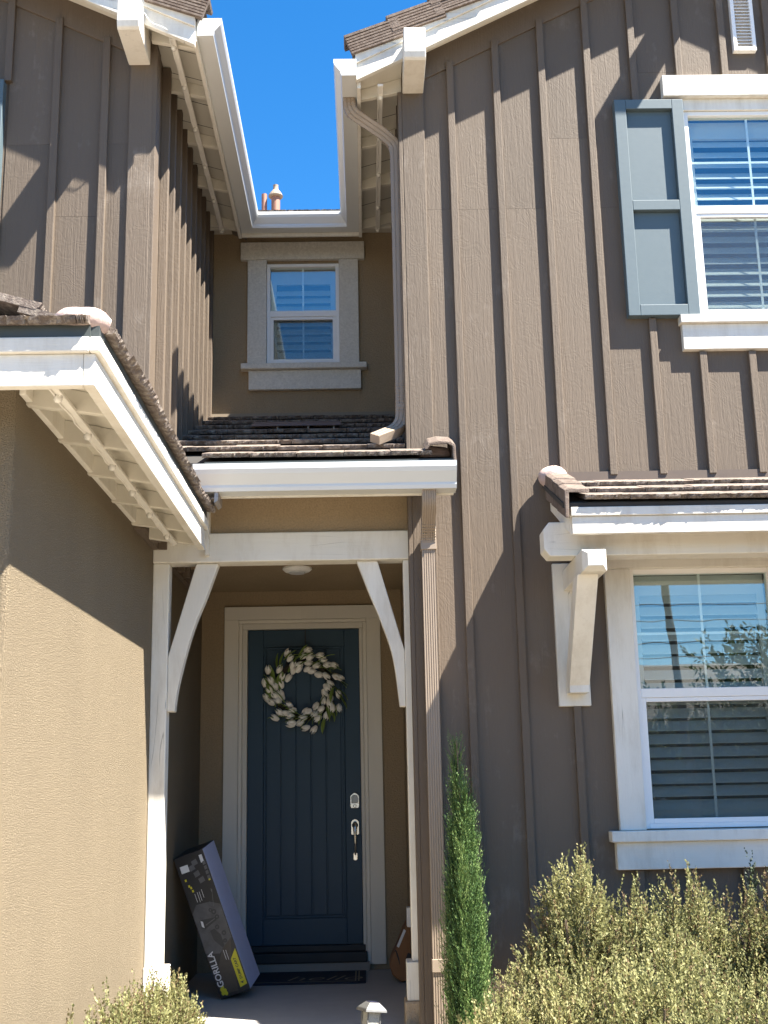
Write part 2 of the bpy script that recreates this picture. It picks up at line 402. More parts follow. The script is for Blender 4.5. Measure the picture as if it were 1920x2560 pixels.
# ------------------------------------------------------------------ upper roofs, rakes, eaves
ROOFU = plain('roof_deck', (0.2,0.17,0.14), 0.9)
def slope_roof(x0, x1, f, y0, y1, add=0.27, t=0.07):
    return MB().quadbox([(x0,y0,f(x0)+add-t),(x1,y0,f(x1)+add-t),(x1,y1,f(x1)+add-t),(x0,y1,f(x0)+add-t),
                         (x0,y0,f(x0)+add),(x1,y0,f(x1)+add),(x1,y1,f(x1)+add),(x0,y1,f(x0)+add)])
e = 1e-6
YRK_R, YRK_L = 7.50, 6.95
rr = slope_roof(-0.02, PKR-e, zr, YRK_R+0.04, 13).build('roof', ROOFU, house)
slope_roof(PKR+e, 5.4, zr, YRK_R+0.04, 13).build('roof', ROOFU, house)
lr = slope_roof(PKL+e, -1.02, zl, YRK_L+0.04, 13).build('roof', ROOFU, house)
slope_roof(-6.9, PKL-e, zl, YRK_L+0.04, 13).build('roof', ROOFU, house)
for x0, x1, f, y in ((0.0,PKR-e,zr,YRK_R),(PKR+e,5.4,zr,YRK_R),(-6.9,PKL-e,zl,YRK_L),(PKL+e,-1.045,zl,YRK_L)):
    MB().quadbox([(x0,y,f(x0)),(x1,y,f(x1)),(x1,y+0.04,f(x1)),(x0,y+0.04,f(x0)),(x0,y,f(x0)+0.2),(x1,y,f(x1)+0.2),(x1,y+0.04,f(x1)+0.2),(x0,y+0.04,f(x0)+0.2)]).build('rake_board', WH, house, 0.004)
    # thin moulding below the roof tiles
    MB().quadbox([(x0,y-0.016,f(x0)+0.125),(x1,y-0.016,f(x1)+0.125),(x1,y-0.001,f(x1)+0.125),(x0,y-0.001,f(x0)+0.125),(x0,y-0.016,f(x0)+0.2),(x1,y-0.016,f(x1)+0.2),(x1,y-0.001,f(x1)+0.2),(x0,y-0.001,f(x0)+0.2)]).build('rake_moulding', WH, house, 0.003)
    # lookout soffit between rake and wall
    yw = YR if f is zr else YL
    MB().quadbox([(x0,y+0.041,f(x0)+0.10),(x1,y+0.041,f(x1)+0.10),(x1,yw-0.03,f(x1)+0.10),(x0,yw-0.03,f(x0)+0.10),(x0,y+0.041,f(x0)+0.13),(x1,y+0.041,f(x1)+0.13),(x1,yw-0.03,f(x1)+0.13),(x0,yw-0.03,f(x0)+0.13)]).build('rake_soffit', SOFF, house)
# outriggers (square beams through the rake)
def outrigger(xa, xb, yt, yw, zb, zt):
    b = MB(); c = 0.02
    b.prism([(yt,zb+0.05),(yt+0.012,zb+0.012),(yt+0.03,zb),(yw,zb),(yw,zt),(yt,zt)],'x',xa,xb)
    return b.build('outrigger', WV, house, 0.006)
outrigger(0.335,0.485,7.28,YR-0.03,6.285,6.52)
outrigger(PKR-0.075,PKR+0.075,7.28,YR-0.03,7.38,7.60)
outrigger(4.86,5.0,7.28,YR-0.03,6.285,6.52)
outrigger(-1.52,-1.378,6.78,YL-0.03,6.19,6.43)
outrigger(PKL-0.07,PKL+0.07,6.78,YL-0.03,7.3,7.52)

# rake tiles: ribbed, L-shaped, overlapping up the slope
def rake_tile_mesh(seed, L=0.40, Hh=0.155):
    rnd = random.Random(seed); b = MB(); n = 7
    zs = [Hh*i/n for i in range(n+1)]
    prof = []
    for i in range(n):
        a, c = zs[i], zs[i+1]; d = 0.009+rnd.uniform(-0.004,0.003)
        prof += [(-d,a+0.002),(-d,c-0.006),(0.0,c-0.004),(0.0,c)]
    prof += [(0.0,Hh+0.006),(0.16,Hh+0.006),(0.16,Hh-0.016),(0.028,Hh-0.016),(0.028,0.0)]
    b.prism(prof,'x',0,L)
    me = bpy.data.meshes.new('rake_tile'); me.from_pydata(b.v,[],b.f); me.materials.append(RAKET); me.validate()
    return me
RT = [rake_tile_mesh(s) for s in range(3)]
def lay_rake(x_start, n, f, y, right, parent):
    ang = math.atan(0.51 if f is zr else 0.47); step = 0.335
    for i in range(n):
        x = x_start+(step*i if right else -step*i)*math.cos(ang)
        # tile starts at its lower end and runs up-slope; the lower end stands proud of the tile below
        tilt = 0.10; a = ang+ -tilt
        if right: R = Matrix.Rotation(-a,3,'Y')
        else:     R = Matrix.Rotation(a,3,'Y') @ Matrix.Identity(3)
        z = f(x)+0.185+0.012
        if right:
            put('tile', RT[i%3], (x,y-0.03,z), R.to_euler(), parent)
        else:
            # mirror: start from the upper end so the mesh's +x runs down-slope
            xu = x-0.40*math.cos(a); zu = z+0.40*math.sin(a)
            put('tile', RT[i%3], (xu,y-0.03,zu), R.to_euler(), parent)
lay_rake(-0.02, 9, zr, YRK_R, True, rr)
lay_rake(-1.0, 9, zl, YRK_L, False, lr)
MB().prism([(-1.03,6.39),(-0.985,6.47),(-1.03,6.52),(-1.12,6.52),(-1.12,6.42)],'y',YRK_L+0.005,YRK_L+0.2).build('tile', RAKET, lr)

# U-shaped upper gutter (open K profile) and its fascias
GZ = 6.262
KP = [(0,0),(0.105,0),(0.112,0.018),(0.112,0.03),(0.128,0.05),(0.150,0.078),(0.160,0.10),(0.160,0.128),(0.148,0.128),(0.148,0.104),(0.139,0.085),(0.104,0.04),(0.098,0.008),(0.006,0.008),(0.006,0.128),(0,0.128)]
def gutter(path, outs, z, name='gutter', scale=1.0):
    b = MB(); k = len(KP)
    for i, (p, o) in enumerate(zip(path, outs)):
        for u, v in KP: b.v.append((p[0]+o[0]*u*scale, p[1]+o[1]*u*scale, z+v*scale))
    for i in range(len(path)-1):
        for j in range(k): b.f.append((i*k+j, i*k+(j+1)%k, (i+1)*k+(j+1)%k, (i+1)*k+j))
    o = b.build(name, GUT, house, 0.0); return o
XGL, XGR, YGB = -1.035, 0.008, 9.855
ug = gutter([(XGL,6.985),(XGL,YGB),(XGR,YGB),(XGR,7.45)], [(1,0),(1,-1),(-1,-1),(-1,0)], GZ)
for x, s, y in ((XGL,1,6.985),(XGR,-1,7.45)):      # end caps
    MB().prism([(x+s*u,GZ+v) for u,v in KP[:9]]+[(x,GZ+0.128)],'y',y-0.004,y+0.001).build('end_cap', GUT, ug)
for i in range(6):                                # little drip brackets under the back run
    pass
bx('fascia', (XGL-0.028,XGL-0.001,6.99,YGB+0.0275,6.225,6.42), WY, house, 0.003)
bx('fascia', (XGR+0.001,XGR+0.028,7.55,YGB+0.0275,6.225,6.42), WY, house, 0.003)
bx('fascia', (XGL,XGR,YGB+0.001,YGB+0.028,6.232,6.42), WH, house, 0.003)
bx('fascia', (XL+0.035,XGL-0.029,YGB-0.01,YGB+0.017,6.30,6.50), SOFF, house, 0.003)
bx('fascia', (XGR+0.029,XR-0.031,YGB-0.01,YGB+0.017,6.30,6.50), SOFF, house, 0.003)
bx('soffit', (XL,XR,YGB+0.029,YC-0.001,6.425,6.44), SOFF, house)
def eave(xf, xw, y0, y1, zf, slope, rafters, along_name='soffit', gap=None):
    """sloping board soffit from fascia xf up to wall xw with rafter tails under it"""
    s = 1 if xw > xf else -1; d = abs(xw-xf); so_ = None
    zb = zf; zt = zf+d*slope
    b = MB(); 
    b.quadbox([(xf,y0,zb),(xw,y0,zt),(xw,y1,zt),(xf,y1,zb),(xf,y0,zb+0.02),(xw,y0,zt+0.02),(xw,y1,zt+0.02),(xf,y1,zb+0.02)])
    so_ = b.build(along_name, SOFF, house)
    for y in rafters:
        MB().quadbox([(xf,y,zb-0.085),(xw,y,zt-0.11),(xw,y+0.04,zt-0.11),(xf,y+0.04,zb-0.085),(xf,y,zb-0.001),(xw,y,zt-0.001),(xw,y+0.04,zt-0.001),(xf,y+0.04,zb-0.001)]).build('rafter', SOFF, so_, 0.004)
    n = int((y1-y0)/0.30)
    for i in range(1, n):                          # seams between the boards
        y = y0+(y1-y0)*i/n
        MB().quadbox([(xf,y,zb-0.001),(xw,y,zt-0.001),(xw,y+0.006,zt-0.001),(xf,y+0.006,zb-0.001),(xf,y,zb+0.001),(xw,y,zt+0.001),(xw,y+0.006,zt+0.001),(xf,y+0.006,zb+0.001)]).build('seam', UNDER, so_)
    return so_
eave(XGL-0.029, XL, 7.0, YGB-0.011, 6.345, 0.30, (7.12,7.70,8.39,9.08,9.78))
eave(XGR+0.029, XR, 7.55, YGB-0.011, 6.345, 0.30, (7.75,8.41,9.07,9.78))
# back roof behind the recess, with its eave tiles and vent pipes
br = MB().quadbox([(XGL,YGB-0.06,6.40),(XGR,YGB-0.06,6.40),(XGR+2.5,14,7.9),(XGL-2.5,14,7.9),(XGL,YGB-0.06,6.43),(XGR,YGB-0.06,6.43),(XGR+2.5,14,7.93),(XGL-2.5,14,7.93)]).build('roof', ROOFU, house)

# ------------------------------------------------------------------ flat roof tiles with rough, notched front edges
def tile_mesh(seed, w=0.30, l=0.40, t=0.030, rough=1.0):
    rnd = random.Random(100+seed); v = []; f = []; xs = [-w/2]
    while xs[-1] < w/2-0.014: xs.append(xs[-1]+rnd.choice((0.006,0.010,0.018,0.028)))
    xs[-1] = w/2; cols = len(xs); lev = 0
    for i, x in enumerate(xs):
        lev = rnd.choice((0.0,0.002,0.007,0.012)) if rnd.random() < 0.75 else lev
        y = lev*rough+rnd.uniform(-0.002,0.002); zt = t+rnd.uniform(-0.0025,0.0015)*rough
        v += [(x,y+0.004+rnd.uniform(0,0.006)*rough,rnd.uniform(0,0.004)*rough),(x,y+rnd.uniform(-0.002,0.004)*rough,zt*0.5),(x,rnd.uniform(0.0,0.004),zt),(x,0.03,t),(x,l,t*0.9),(x,l,0),(x,0.03,0)]
    for i in range(cols-1):
        a = 7*i; b = 7*(i+1)
        for j in range(7): f.append((a+j,b+j,b+(j+1)%7,a+(j+1)%7))
    f += [tuple(range(6,-1,-1)), tuple(7*(cols-1)+j for j in range(7))]
    me = bpy.data.meshes.new('tile'); me.from_pydata(v,[],f); me.materials.append(TILE); me.update(); return me
TM = [tile_mesh(s) for s in range(5)]
TMR = [tile_mesh(20+s, 0.30, 0.40, 0.034, 1.5) for s in range(4)]
def lay_course(parent, x0, x1, y, z, ang, meshes, off=0.0, w=0.302, axis='x', jitter=0.004):
    """axis 'x': tiles side by side along X, running up toward +Y. axis 'y': side by side along Y, running up toward -X"""
    n0 = x0-off*w; i = 0
    while n0 < x1-0.03:
        a = max(n0,x0); b = min(n0+w,x1); ww = b-a
        if ww > 0.04:
            c = (a+b)/2
            if axis == 'x':
                R = Matrix.Rotation(ang+random.uniform(-0.01,0.01),3,'X'); loc = (c,y+random.uniform(-jitter,jitter),z+random.uniform(-0.003,0.003))
            else:
                R = Matrix.Rotation(math.pi/2,3,'Z') @ Matrix.Rotation(ang+random.uniform(-0.01,0.01),3,'X'); loc = (y+random.uniform(-jitter,jitter),c,z+random.uniform(-0.003,0.003))
            o = put('tile', random.choice(meshes), loc, R.to_euler(), parent)
            o.scale = (ww/0.30*0.985,1,1)
        n0 += w

# back roof eave row
lay_course(br, XGL+0.1, XGR-0.1, YGB-0.10, 6.405, 0.33, TM)
lay_course(br, XGL+0.1, XGR-0.1, YGB+0.20, 6.515, 0.33, TM, 0.5)
PIPE = plain('terracotta_pipe', (0.24,0.12,0.085), 0.6, 0, 0.06)
MB().lathe((-0.982,11.6,7.0),[(0.029,0),(0.029,0.565),(0.024,0.567),(0.024,0.45)],16).build('vent_pipe', PIPE, house, smooth=False)
vp = MB().lathe((-0.862,11.6,7.0),[(0.046,0),(0.046,0.58),(0.03,0.58)],18).build('vent_pipe', PIPE, house)
MB().lathe((-0.862,11.6,7.53),[(0.07,0),(0.078,0.012),(0.07,0.03),(0.052,0.06),(0.03,0.085),(0.026,0.115),(0.028,0.14),(0.01,0.146)],18).build('vent_cap', plain('weathered_cap',(0.25,0.195,0.15),0.8,0,0.35,60), vp)

# ------------------------------------------------------------------ porch roof
PE, PZ, PS = 7.40, 3.465, 0.42                 # eave line, deck height there, slope
pa = math.atan(PS)
pd = lambda y: PZ+(y-PE)*PS
pr = MB().quadbox([(-1.36,PE+0.03,pd(PE+0.03)-0.04),(0.595,PE+0.03,pd(PE+0.03)-0.04),(0.595,YR-0.035,pd(YR-0.035)-0.04),(-1.36,YR-0.035,pd(YR-0.035)-0.04),
                  (-1.36,PE+0.03,pd(PE+0.03)),(0.595,PE+0.03,pd(PE+0.03)),(0.595,YR-0.035,pd(YR-0.035)),(-1.36,YR-0.035,pd(YR-0.035))])
y2 = YR-0.034
pr.quadbox([(XL+0.001,y2,pd(y2)-0.04),(XR-0.031,y2,pd(y2)-0.04),(XR-0.031,YC-0.001,pd(YC)-0.04),(XL+0.001,YC-0.001,pd(YC)-0.04),
            (XL+0.001,y2,pd(y2)),(XR-0.031,y2,pd(y2)),(XR-0.031,YC-0.001,pd(YC)),(XL+0.001,YC-0.001,pd(YC))])
proof = pr.build('roof', UNDER, house)
for i in range(8):
    y = PE+0.348*i
    x1 = 0.45 if y < 7.66 else XR-0.035
    x0 = -0.99 if y < 7.3 else -1.32
    if y < 7.70: x0 = -1.02
    lay_course(proof, x0, x1, y-0.01, pd(y)+0.030, pa-0.085, TM, off=(0.0,0.5,0.25,0.7)[i%4])
bx('flashing', (XL+0.002,XR-0.032,YC-0.02,YC-0.001,4.60,4.69), plain('roof_flashing',(0.22,0.18,0.13),0.6), house)
rv = MB().prism([(8.98,pd(9.0)+0.062),(8.99,pd(9.0)+0.078),(9.30,pd(9.3)+0.06),(9.30,pd(9.3)+0.02),(9.26,pd(9.26)+0.075)],'x',-0.86,-0.16).build('roof_vent', plain('brown_vent',(0.13,0.085,0.07),0.6), house)
for x in (-0.66,-0.42,-0.22): bx('support', (x,x+0.012,9.0,9.02,pd(9)+0.03,pd(9)+0.078), DSP, rv)
# end caps at the right end of the porch roof
def cap_tile(parent, x0, x1, y0, y1, z0, m, hgt=0.055, leg=0.10, slope=PS):
    sec = [(x0,0),(x0+0.03,hgt*0.75),(x0+(x1-x0)*0.45,hgt),(x1-0.03,hgt*0.9),(x1,hgt*0.5),(x1+0.004,-leg),(x1-0.018,-leg),(x1-0.02,hgt*0.3),(x1-0.05,hgt*0.6),(x0+0.04,hgt*0.45),(x0+0.02,-0.004)]
    b = MB(); k = len(sec)
    for y in (y0,y1):
        b.v += [(x,y,z0+(y-y0)*slope+z) for x,z in sec]
    b.f += [tuple(range(k-1,-1,-1)),tuple(range(k,2*k))]+[(i,(i+1)%k,k+(i+1)%k,k+i) for i in range(k)]
    return b.build('cap_tile', m, parent, 0.006)
cap_tile(proof, 0.40, 0.600, 7.355, 7.60, 3.525, RAKET, leg=0.085)
cap_tile(proof, 0.41, 0.592, 7.585, 7.70, 3.60, RAKET)
def lump(c, r, name, parent, m, seed=1):
    rnd = np.random.default_rng(seed); n, kk = 18, 9; b = MB()
    for i in range(kk+1):
        th = math.pi*i/kk
        for j in range(n):
            a = 2*math.pi*j/n; q = 1+0.05*math.sin(3*a+seed)+0.018*rnd.normal()
            b.v.append((c[0]+r[0]*q*math.sin(th)*math.cos(a), c[1]+r[1]*q*math.sin(th)*math.sin(a), c[2]+r[2]*q*math.cos(th)))
    for i in range(kk):
        for j in range(n): b.f.append((i*n+j,i*n+(j+1)%n,(i+1)*n+(j+1)%n,(i+1)*n+j))
    return b.build(name, m, parent, smooth=True)
lump((0.48,7.62,3.56),(0.115,0.10,0.055),'mortar_cap',proof,MORTAR,2)

# porch gutter
pg = gutter([(-1.06,7.50),(0.598,7.50)], [(0,-1),(0,-1)], 3.27, scale=1.28)
for x in (-1.062,0.597):
    b = MB().prism([(7.50-u*1.28,3.27+v*1.28) for u,v in KP[:9]]+[(7.5,3.27+0.128*1.28)],'x',x,x+0.003); b.build('end_cap', GUT, pg)
bx('fascia', (-1.05,0.59,7.502,7.53,3.262,3.46), WH, house, 0.003)
bx('soffit', (-1.05,0.32,7.531,7.899,3.40,3.42), SOFF, house)
bx('drip_edge', (-1.0,0.59,7.385,7.50,3.438,3.470), DARK, proof)

# beam, posts, curved braces
bm = bx('beam', (-1.399,0.318,7.86,8.025,2.912,3.108), WH, house, 0.008)
def post(x0, x1, b0, b1):
    p = bx('post', (x0,x1,7.885,8.01,0.375,2.911), WV, house, 0.006)
    bx('plinth', (b0,b1,7.86,8.03,0.148,0.374), WV, p, 0.006)
    bx('block', (b0-0.016,b1+0.01,7.84,8.05,-0.16,0.147), STONE, p, 0.012)
post(-1.399,-1.292,-1.399,-1.255); post(0.264,0.318,0.228,0.316)
def brace(outer, inner):
    MB().prism(outer+inner,'y',7.90,7.99).build('brace', WV, house, 0.006)
def curve(p, n=8):                               # Catmull-Rom through points
    out = []; P = [p[0]]+p+[p[-1]]
    for i in range(1,len(P)-2):
        for j in range(n):
            t = j/n; q = []
            for a in (0,1):
                p0,p1,p2_,p3 = P[i-1][a],P[i][a],P[i+1][a],P[i+2][a]
                q.append(0.5*((2*p1)+(-p0+p2_)*t+(2*p0-5*p1+4*p2_-p3)*t*t+(-p0+3*p1-3*p2_+p3)*t**3))
            out.append(tuple(q))
    return out+[p[-1]]
brace([(-1.115,2.911),(-1.291,2.295),(-1.291,1.938)], curve([(-1.243,1.936),(-1.218,2.12),(-1.136,2.447),(-1.041,2.696),(-0.966,2.911)]))
brace([(0.094,2.911),(0.263,2.305),(0.263,1.942)], curve([(0.223,1.942),(0.183,2.267),(0.110,2.50),(0.035,2.693),(-0.046,2.911)]))
# ceiling light
cl = MB().lathe((-0.515,9.2,3.11),[(0.115,0),(0.115,-0.012),(0.095,-0.03),(0.06,-0.034)],28).build('ceiling_light', VINYL, house)
MB().lathe((-0.515,9.2,3.076),[(0.066,0.002),(0.06,-0.010),(0.03,-0.016)],24).build('lens', plain('frosted_lens',(0.5,0.52,0.55),0.3), cl)

# ------------------------------------------------------------------ door
DT = wood('door_trim', (0.62,0.59,0.52), 'z', 0.25, 0.002, 0.6)
dr = bx('door', (-1.0,-0.05,YD+0.035,YD+0.075,0.20,2.775), DOOR, house)
for d in ((-1.0,-0.868,0.20,2.775),(-0.178,-0.05,0.20,2.775),(-0.867,-0.179,2.632,2.775),(-0.867,-0.179,0.20,0.405)):
    bx('stile', (d[0],d[1],YD+0.02,YD+0.036,d[2],d[3]), DOOR, dr, 0.004)
for d in ((-0.867,-0.846,0.406,2.631),(-0.200,-0.179,0.406,2.631),(-0.8455,-0.2005,2.61,2.631),(-0.8455,-0.2005,0.406,0.427)):
    bx('bead', (d[0],d[1],YD+0.024,YD+0.036,d[2],d[3]), DOOR, dr, 0.006)
for i in range(5):
    x = -0.842+0.1275*i
    bx('plank', (x,x+0.1175,YD+0.022,YD+0.036,0.43,2.607), DOOR, dr, 0.004)
bx('backing', (-1.2,0.12,YD+0.16,YD+0.2,0.0,3.0), ROOM, house)
# casing: flat outer board and stepped inner moulding
for d, y in (((-1.20,-1.078,0.045,2.862),0.030),((0.016,0.136,0.045,2.862),0.030),((-1.20,0.136,2.8621,2.975),0.032)):
    bx('casing', (d[0],d[1],YD-y,YD-0.001,d[2],d[3]), DT, house, 0.004)
for d, y in (((-1.077,-1.045,0.045,2.83),0.022),((-0.017,0.015,0.045,2.83),0.022),((-1.077,0.015,2.831,2.861),0.022),((-1.0445,-1.003,0.045,2.78),0.012),((-0.048,-0.0175,0.045,2.78),0.012),((-1.0445,-0.0175,2.7805,2.8305),0.012)):
    bx('casing', (d[0],d[1],YD-y,YD+0.06,d[2],d[3]), DT, house, 0.006)
bx('threshold', (-1.045,-0.018,YD-0.10,YD+0.02,0.072,0.150), BLACK, house, 0.01)
bx('threshold', (-1.03,-0.03,YD-0.03,YD+0.03,0.1505,0.199), BLACK, house, 0.006)
bx('riser', (-1.06,0.0,YD-0.08,YD-0.002,0.001,0.071), plain('riser',(0.26,0.23,0.20),0.8), house)
# lock and handle
def plate(name, pts, y0, y1, m, par): return MB().prism(pts,'y',y0,y1).build(name, m, par, 0.003)
LX = -0.104; F = YD+0.02
db = plate('deadbolt', [(LX-0.038,1.29),(LX-0.03,1.272),(LX+0.03,1.272),(LX+0.038,1.29),(LX+0.038,1.372),(LX+0.018,1.392),(LX,1.400),(LX-0.018,1.392),(LX-0.038,1.372)], F-0.022, F, METAL, dr)
plate('keypad', [(LX-0.029,1.312),(LX+0.029,1.312),(LX+0.029,1.366),(LX+0.014,1.381),(LX-0.014,1.381),(LX-0.029,1.366)], F-0.028, F-0.0221, plain('keypad_lens',(0.42,0.45,0.45),0.2), db)
MB().lathe((LX,F-0.0221,1.290),[(0.014,0),(0.014,-0.012),(0.010,-0.014)],18,'y').build('cylinder', METAL, db)
hd = plate('handle', [(LX-0.034,1.062),(LX-0.02,1.056),(LX+0.02,1.056),(LX+0.034,1.062),(LX+0.034,1.160),(LX+0.02,1.180),(LX,1.186),(LX-0.02,1.180),(LX-0.034,1.160)], F-0.010, F, METAL, dr)
MB().tube([(LX,F-0.012,1.150),(LX,F-0.045,1.152),(LX,F-0.06,1.12),(LX,F-0.062,1.04),(LX,F-0.056,0.95),(LX,F-0.03,0.915),(LX,F-0.005,0.90)],[0.016,0.016,0.017,0.011,0.008,0.008,0.008],12).build('grip', METAL, hd, smooth=True)
MB().lathe((LX,F-0.011,1.135),[(0.026,0),(0.024,-0.008),(0.014,-0.012)],20,'y').build('rosette', BLACK, hd)
plate('foot_plate', [(LX-0.018,0.862),(LX-0.008,0.852),(LX+0.008,0.852),(LX+0.018,0.862),(LX+0.018,0.908),(LX+0.008,0.918),(LX-0.008,0.918),(LX-0.018,0.908)], F-0.008, F, METAL, hd)
bx('outlet_box', (XR-0.05,XR-0.0125,9.35,9.46,0.42,0.56), VINYL, house, 0.008)

# ------------------------------------------------------------------ windows
def window(hole, y, rail, xm, zm, lo_screen=True, slats_up=0.083, room=0.34):
    x0,x1,z0,z1 = hole
    W = MB()
    fw = 0.03
    for d in ((x0,x0+fw,z0,z1),(x1-fw,x1,z0,z1),(x0+fw,x1-fw,z0,z0+fw),(x0+fw,x1-fw,z1-fw,z1),(x0+fw,x1-fw,rail-0.028,rail+0.03)):
        W.box(d[0],d[1],y,y+0.07,d[2],d[3])
    win = W.build('window', VINYL, house, 0.003)
    # lower sash stands a little proud
    a, b = x0+fw, x1-fw
    for d in ((a,a+0.03,z0+fw,rail-0.029),(b-0.03,b,z0+fw,rail-0.029),(a+0.03,b-0.03,z0+fw,z0+fw+0.03),(a+0.03,b-0.03,rail-0.055,rail-0.029)):
        bx('sash', (d[0],d[1],y+0.006,y+0.04,d[2],d[3]), VINYL, win, 0.003)
    bx('pane', (a,b,y+0.034,y+0.039,rail+0.031,z1-fw), GLASS, win)
    bx('pane', (a+0.03,b-0.03,y+0.045,y+0.05,z0+fw+0.03,rail-0.056), GLASS, win)
    if lo_screen: bx('insect_screen', (a+0.028,b-0.028,y+0.012,y+0.013,z0+fw+0.028,rail-0.054), SCREEN, win)
    bx('muntin', (xm-0.008,xm+0.008,y+0.041,y+0.046,rail+0.03,z1-fw), VINYL, win)
    bx('muntin', (xm-0.008,xm+0.008,y+0.052,y+0.057,z0+fw+0.03,rail-0.05), VINYL, win)
    if zm: bx('muntin', (a,b,y+0.042,y+0.0465,zm-0.008,zm+0.008), VINYL, win)
    # plantation shutters inside
    sh = bx('inner_shutter', (a,a+0.05,y+0.10,y+0.13,z0+0.03,z1-0.03), SLAT, win)
    bx('inner_shutter', (b-0.05,b,y+0.10,y+0.13,z0+0.03,z1-0.03), SLAT, win)
    bx('inner_shutter', (a+0.05,b-0.05,y+0.10,y+0.13,z1-0.16,z1-0.03), SLAT, win)
    bx('inner_shutter', (a+0.05,b-0.05,y+0.10,y+0.13,z0+0.03,z0+0.12), SLAT, win)
    z = z0+0.135; wd = 0.036; al = math.radians(56)
    while z < z1-0.18:
        dy, dz = wd*math.cos(al), wd*math.sin(al)
        j = random.uniform(-0.003,0.003)
        MB().quadbox([(a+0.052,y+0.115-dy,z-dz+j),(b-0.052,y+0.115-dy,z-dz+j),(b-0.052,y+0.115+dy,z+dz+j),(a+0.052,y+0.115+dy,z+dz+j),
                      (a+0.052,y+0.115-dy,z-dz+0.006+j),(b-0.052,y+0.115-dy,z-dz+0.006+j),(b-0.052,y+0.115+dy,z+dz+0.006+j),(a+0.052,y+0.115+dy,z+dz+0.006+j)]).build('slat', SLAT, win)
        z += slats_up
    # dark room behind
    R_ = MB(); t = 0.01
    R_.box(x0-0.2,x1+0.2,y+room,y+room+t,z0-0.2,z1+0.2); R_.box(x0-0.2,x0-0.19,y+0.14,y+room,z0-0.2,z1+0.2); R_.box(x1+0.19,x1+0.2,y+0.14,y+room,z0-0.2,z1+0.2)
    R_.box(x0-0.2,x1+0.2,y+0.14,y+room,z1+0.19,z1+0.2); R_.box(x0-0.2,x1+0.2,y+0.14,y+room,z0-0.2,z0-0.19)
    R_.build('room_lining', ROOM, win)
    return win
w1 = window(UW, YR-0.012, 5.36, 2.818, 5.747)
w2 = window(LW, YR-0.012, 1.985, 2.208, 2.372)
w3 = window(CW, YC-0.02, 5.628, -0.509, 0, slats_up=0.075)
w4 = window(LWH, YL-0.012, 5.3, -3.26, 5.65)
# upper window trim
bx('window_head', (2.205,3.435,YR-0.075,YR-0.0005,6.222,6.388), WH, w1, 0.005)
bx('window_sill', (2.198,3.44,YR-0.085,YR-0.0005,4.487,4.547), WH, w1, 0.005)
bx('apron', (2.212,3.425,YR-0.055,YR-0.0005,4.302,4.486), WH, w1, 0.005)
bx('window_head', (2.35,3.29,YR-0.03,YR-0.0005,6.132,6.2215), WH, w1, 0.003)
# lower window trim
bx('casing', (1.572,1.737,YR-0.055,YR-0.0005,1.138,2.79), WV, w2, 0.005)
bx('casing', (2.681,2.846,YR-0.055,YR-0.0005,1.138,2.79), WV, w2, 0.005)
bx('window_head', (1.56,2.858,YR-0.06,YR-0.0005,2.791,2.95), WH, w2, 0.005)
bx('window_sill', (1.506,2.91,YR-0.11,YR-0.0005,1.07,1.137), WH, w2, 0.006)
bx('apron', (1.538,2.88,YR-0.075,YR-0.0005,0.904,1.069), WH, w2, 0.005)
# recessed window: stucco trim
bx('window_head', (-1.074,0.055,YC-0.055,YC-0.0005,6.148,6.318), STUCT, w3, 0.006)
bx('casing', (-1.010,-0.837,YC-0.045,YC-0.0005,5.137,6.147), STUCT, w3, 0.006)
bx('casing', (-0.181,-0.005,YC-0.045,YC-0.0005,5.137,6.147), STUCT, w3, 0.006)
bx('window_sill', (-1.062,0.059,YC-0.095,YC-0.0005,5.083,5.136), STUCT, w3, 0.006)
bx('apron', (-0.996,0.007,YC-0.05,YC-0.0005,4.901,5.082), STUCT, w3, 0.006)
bx('window_head', (-3.85,-2.67,YL-0.075,YL-0.0005,6.09,6.25), WH, w4, 0.005)
bx('window_sill', (-3.86,-2.66,YL-0.085,YL-0.0005,4.42,4.48), WH, w4, 0.005)
# shutters
def shutter(x0, x1, z0, z1, yw, mid):
    st = MB(); s = 0.082
    for d in ((x0,x0+s,z0,z1),(x1-s,x1,z0,z1),(x0+s,x1-s,z0,z0+0.08),(x0+s,x1-s,z1-0.075,z1),(x0+s,x1-s,mid-0.038,mid+0.038)):
        st.box(d[0],d[1],yw-0.075,yw-0.0005,d[2],d[3])
    o = st.build('shutter', SHUT, house, 0.004)
    for a, b in ((z0+0.08,mid-0.038),(mid+0.038,z1-0.075)):
        bx('panel', (x0+s,x1-s,yw-0.036,yw-0.001,a,b), SHUT, o, 0.003)
    return o
shutter(1.846,2.340,4.545,6.195,YR,5.37)
shutter(3.30,3.79,4.545,6.195,YR,5.37)
shutter(-2.79,-2.338,4.45,6.07,YL,5.26)
# gable vent
gv = MB()
for d in ((2.756,2.784,6.60,7.22),(2.896,2.922,6.60,7.22),(2.784,2.896,6.60,6.63),(2.784,2.896,7.19,7.22)): gv.box(d[0],d[1],YR-0.05,YR-0.0005,d[2],d[3])
gvo = gv.build('gable_vent', VINYL, house, 0.003)
b = MB(); z = 6.632
while z < 7.185:
    b.quadbox([(2.784,YR-0.042,z),(2.896,YR-0.042,z),(2.896,YR-0.012,z+0.022),(2.784,YR-0.012,z+0.022),(2.784,YR-0.042,z+0.006),(2.896,YR-0.042,z+0.006),(2.896,YR-0.012,z+0.028),(2.784,YR-0.012,z+0.028)]); z += 0.0265
b.box(2.784,2.896,YR-0.011,YR-0.001,6.63,7.19)
lo_ = b.build('louvres', VINYL, gvo); lo_['kind'] = 'stuff'

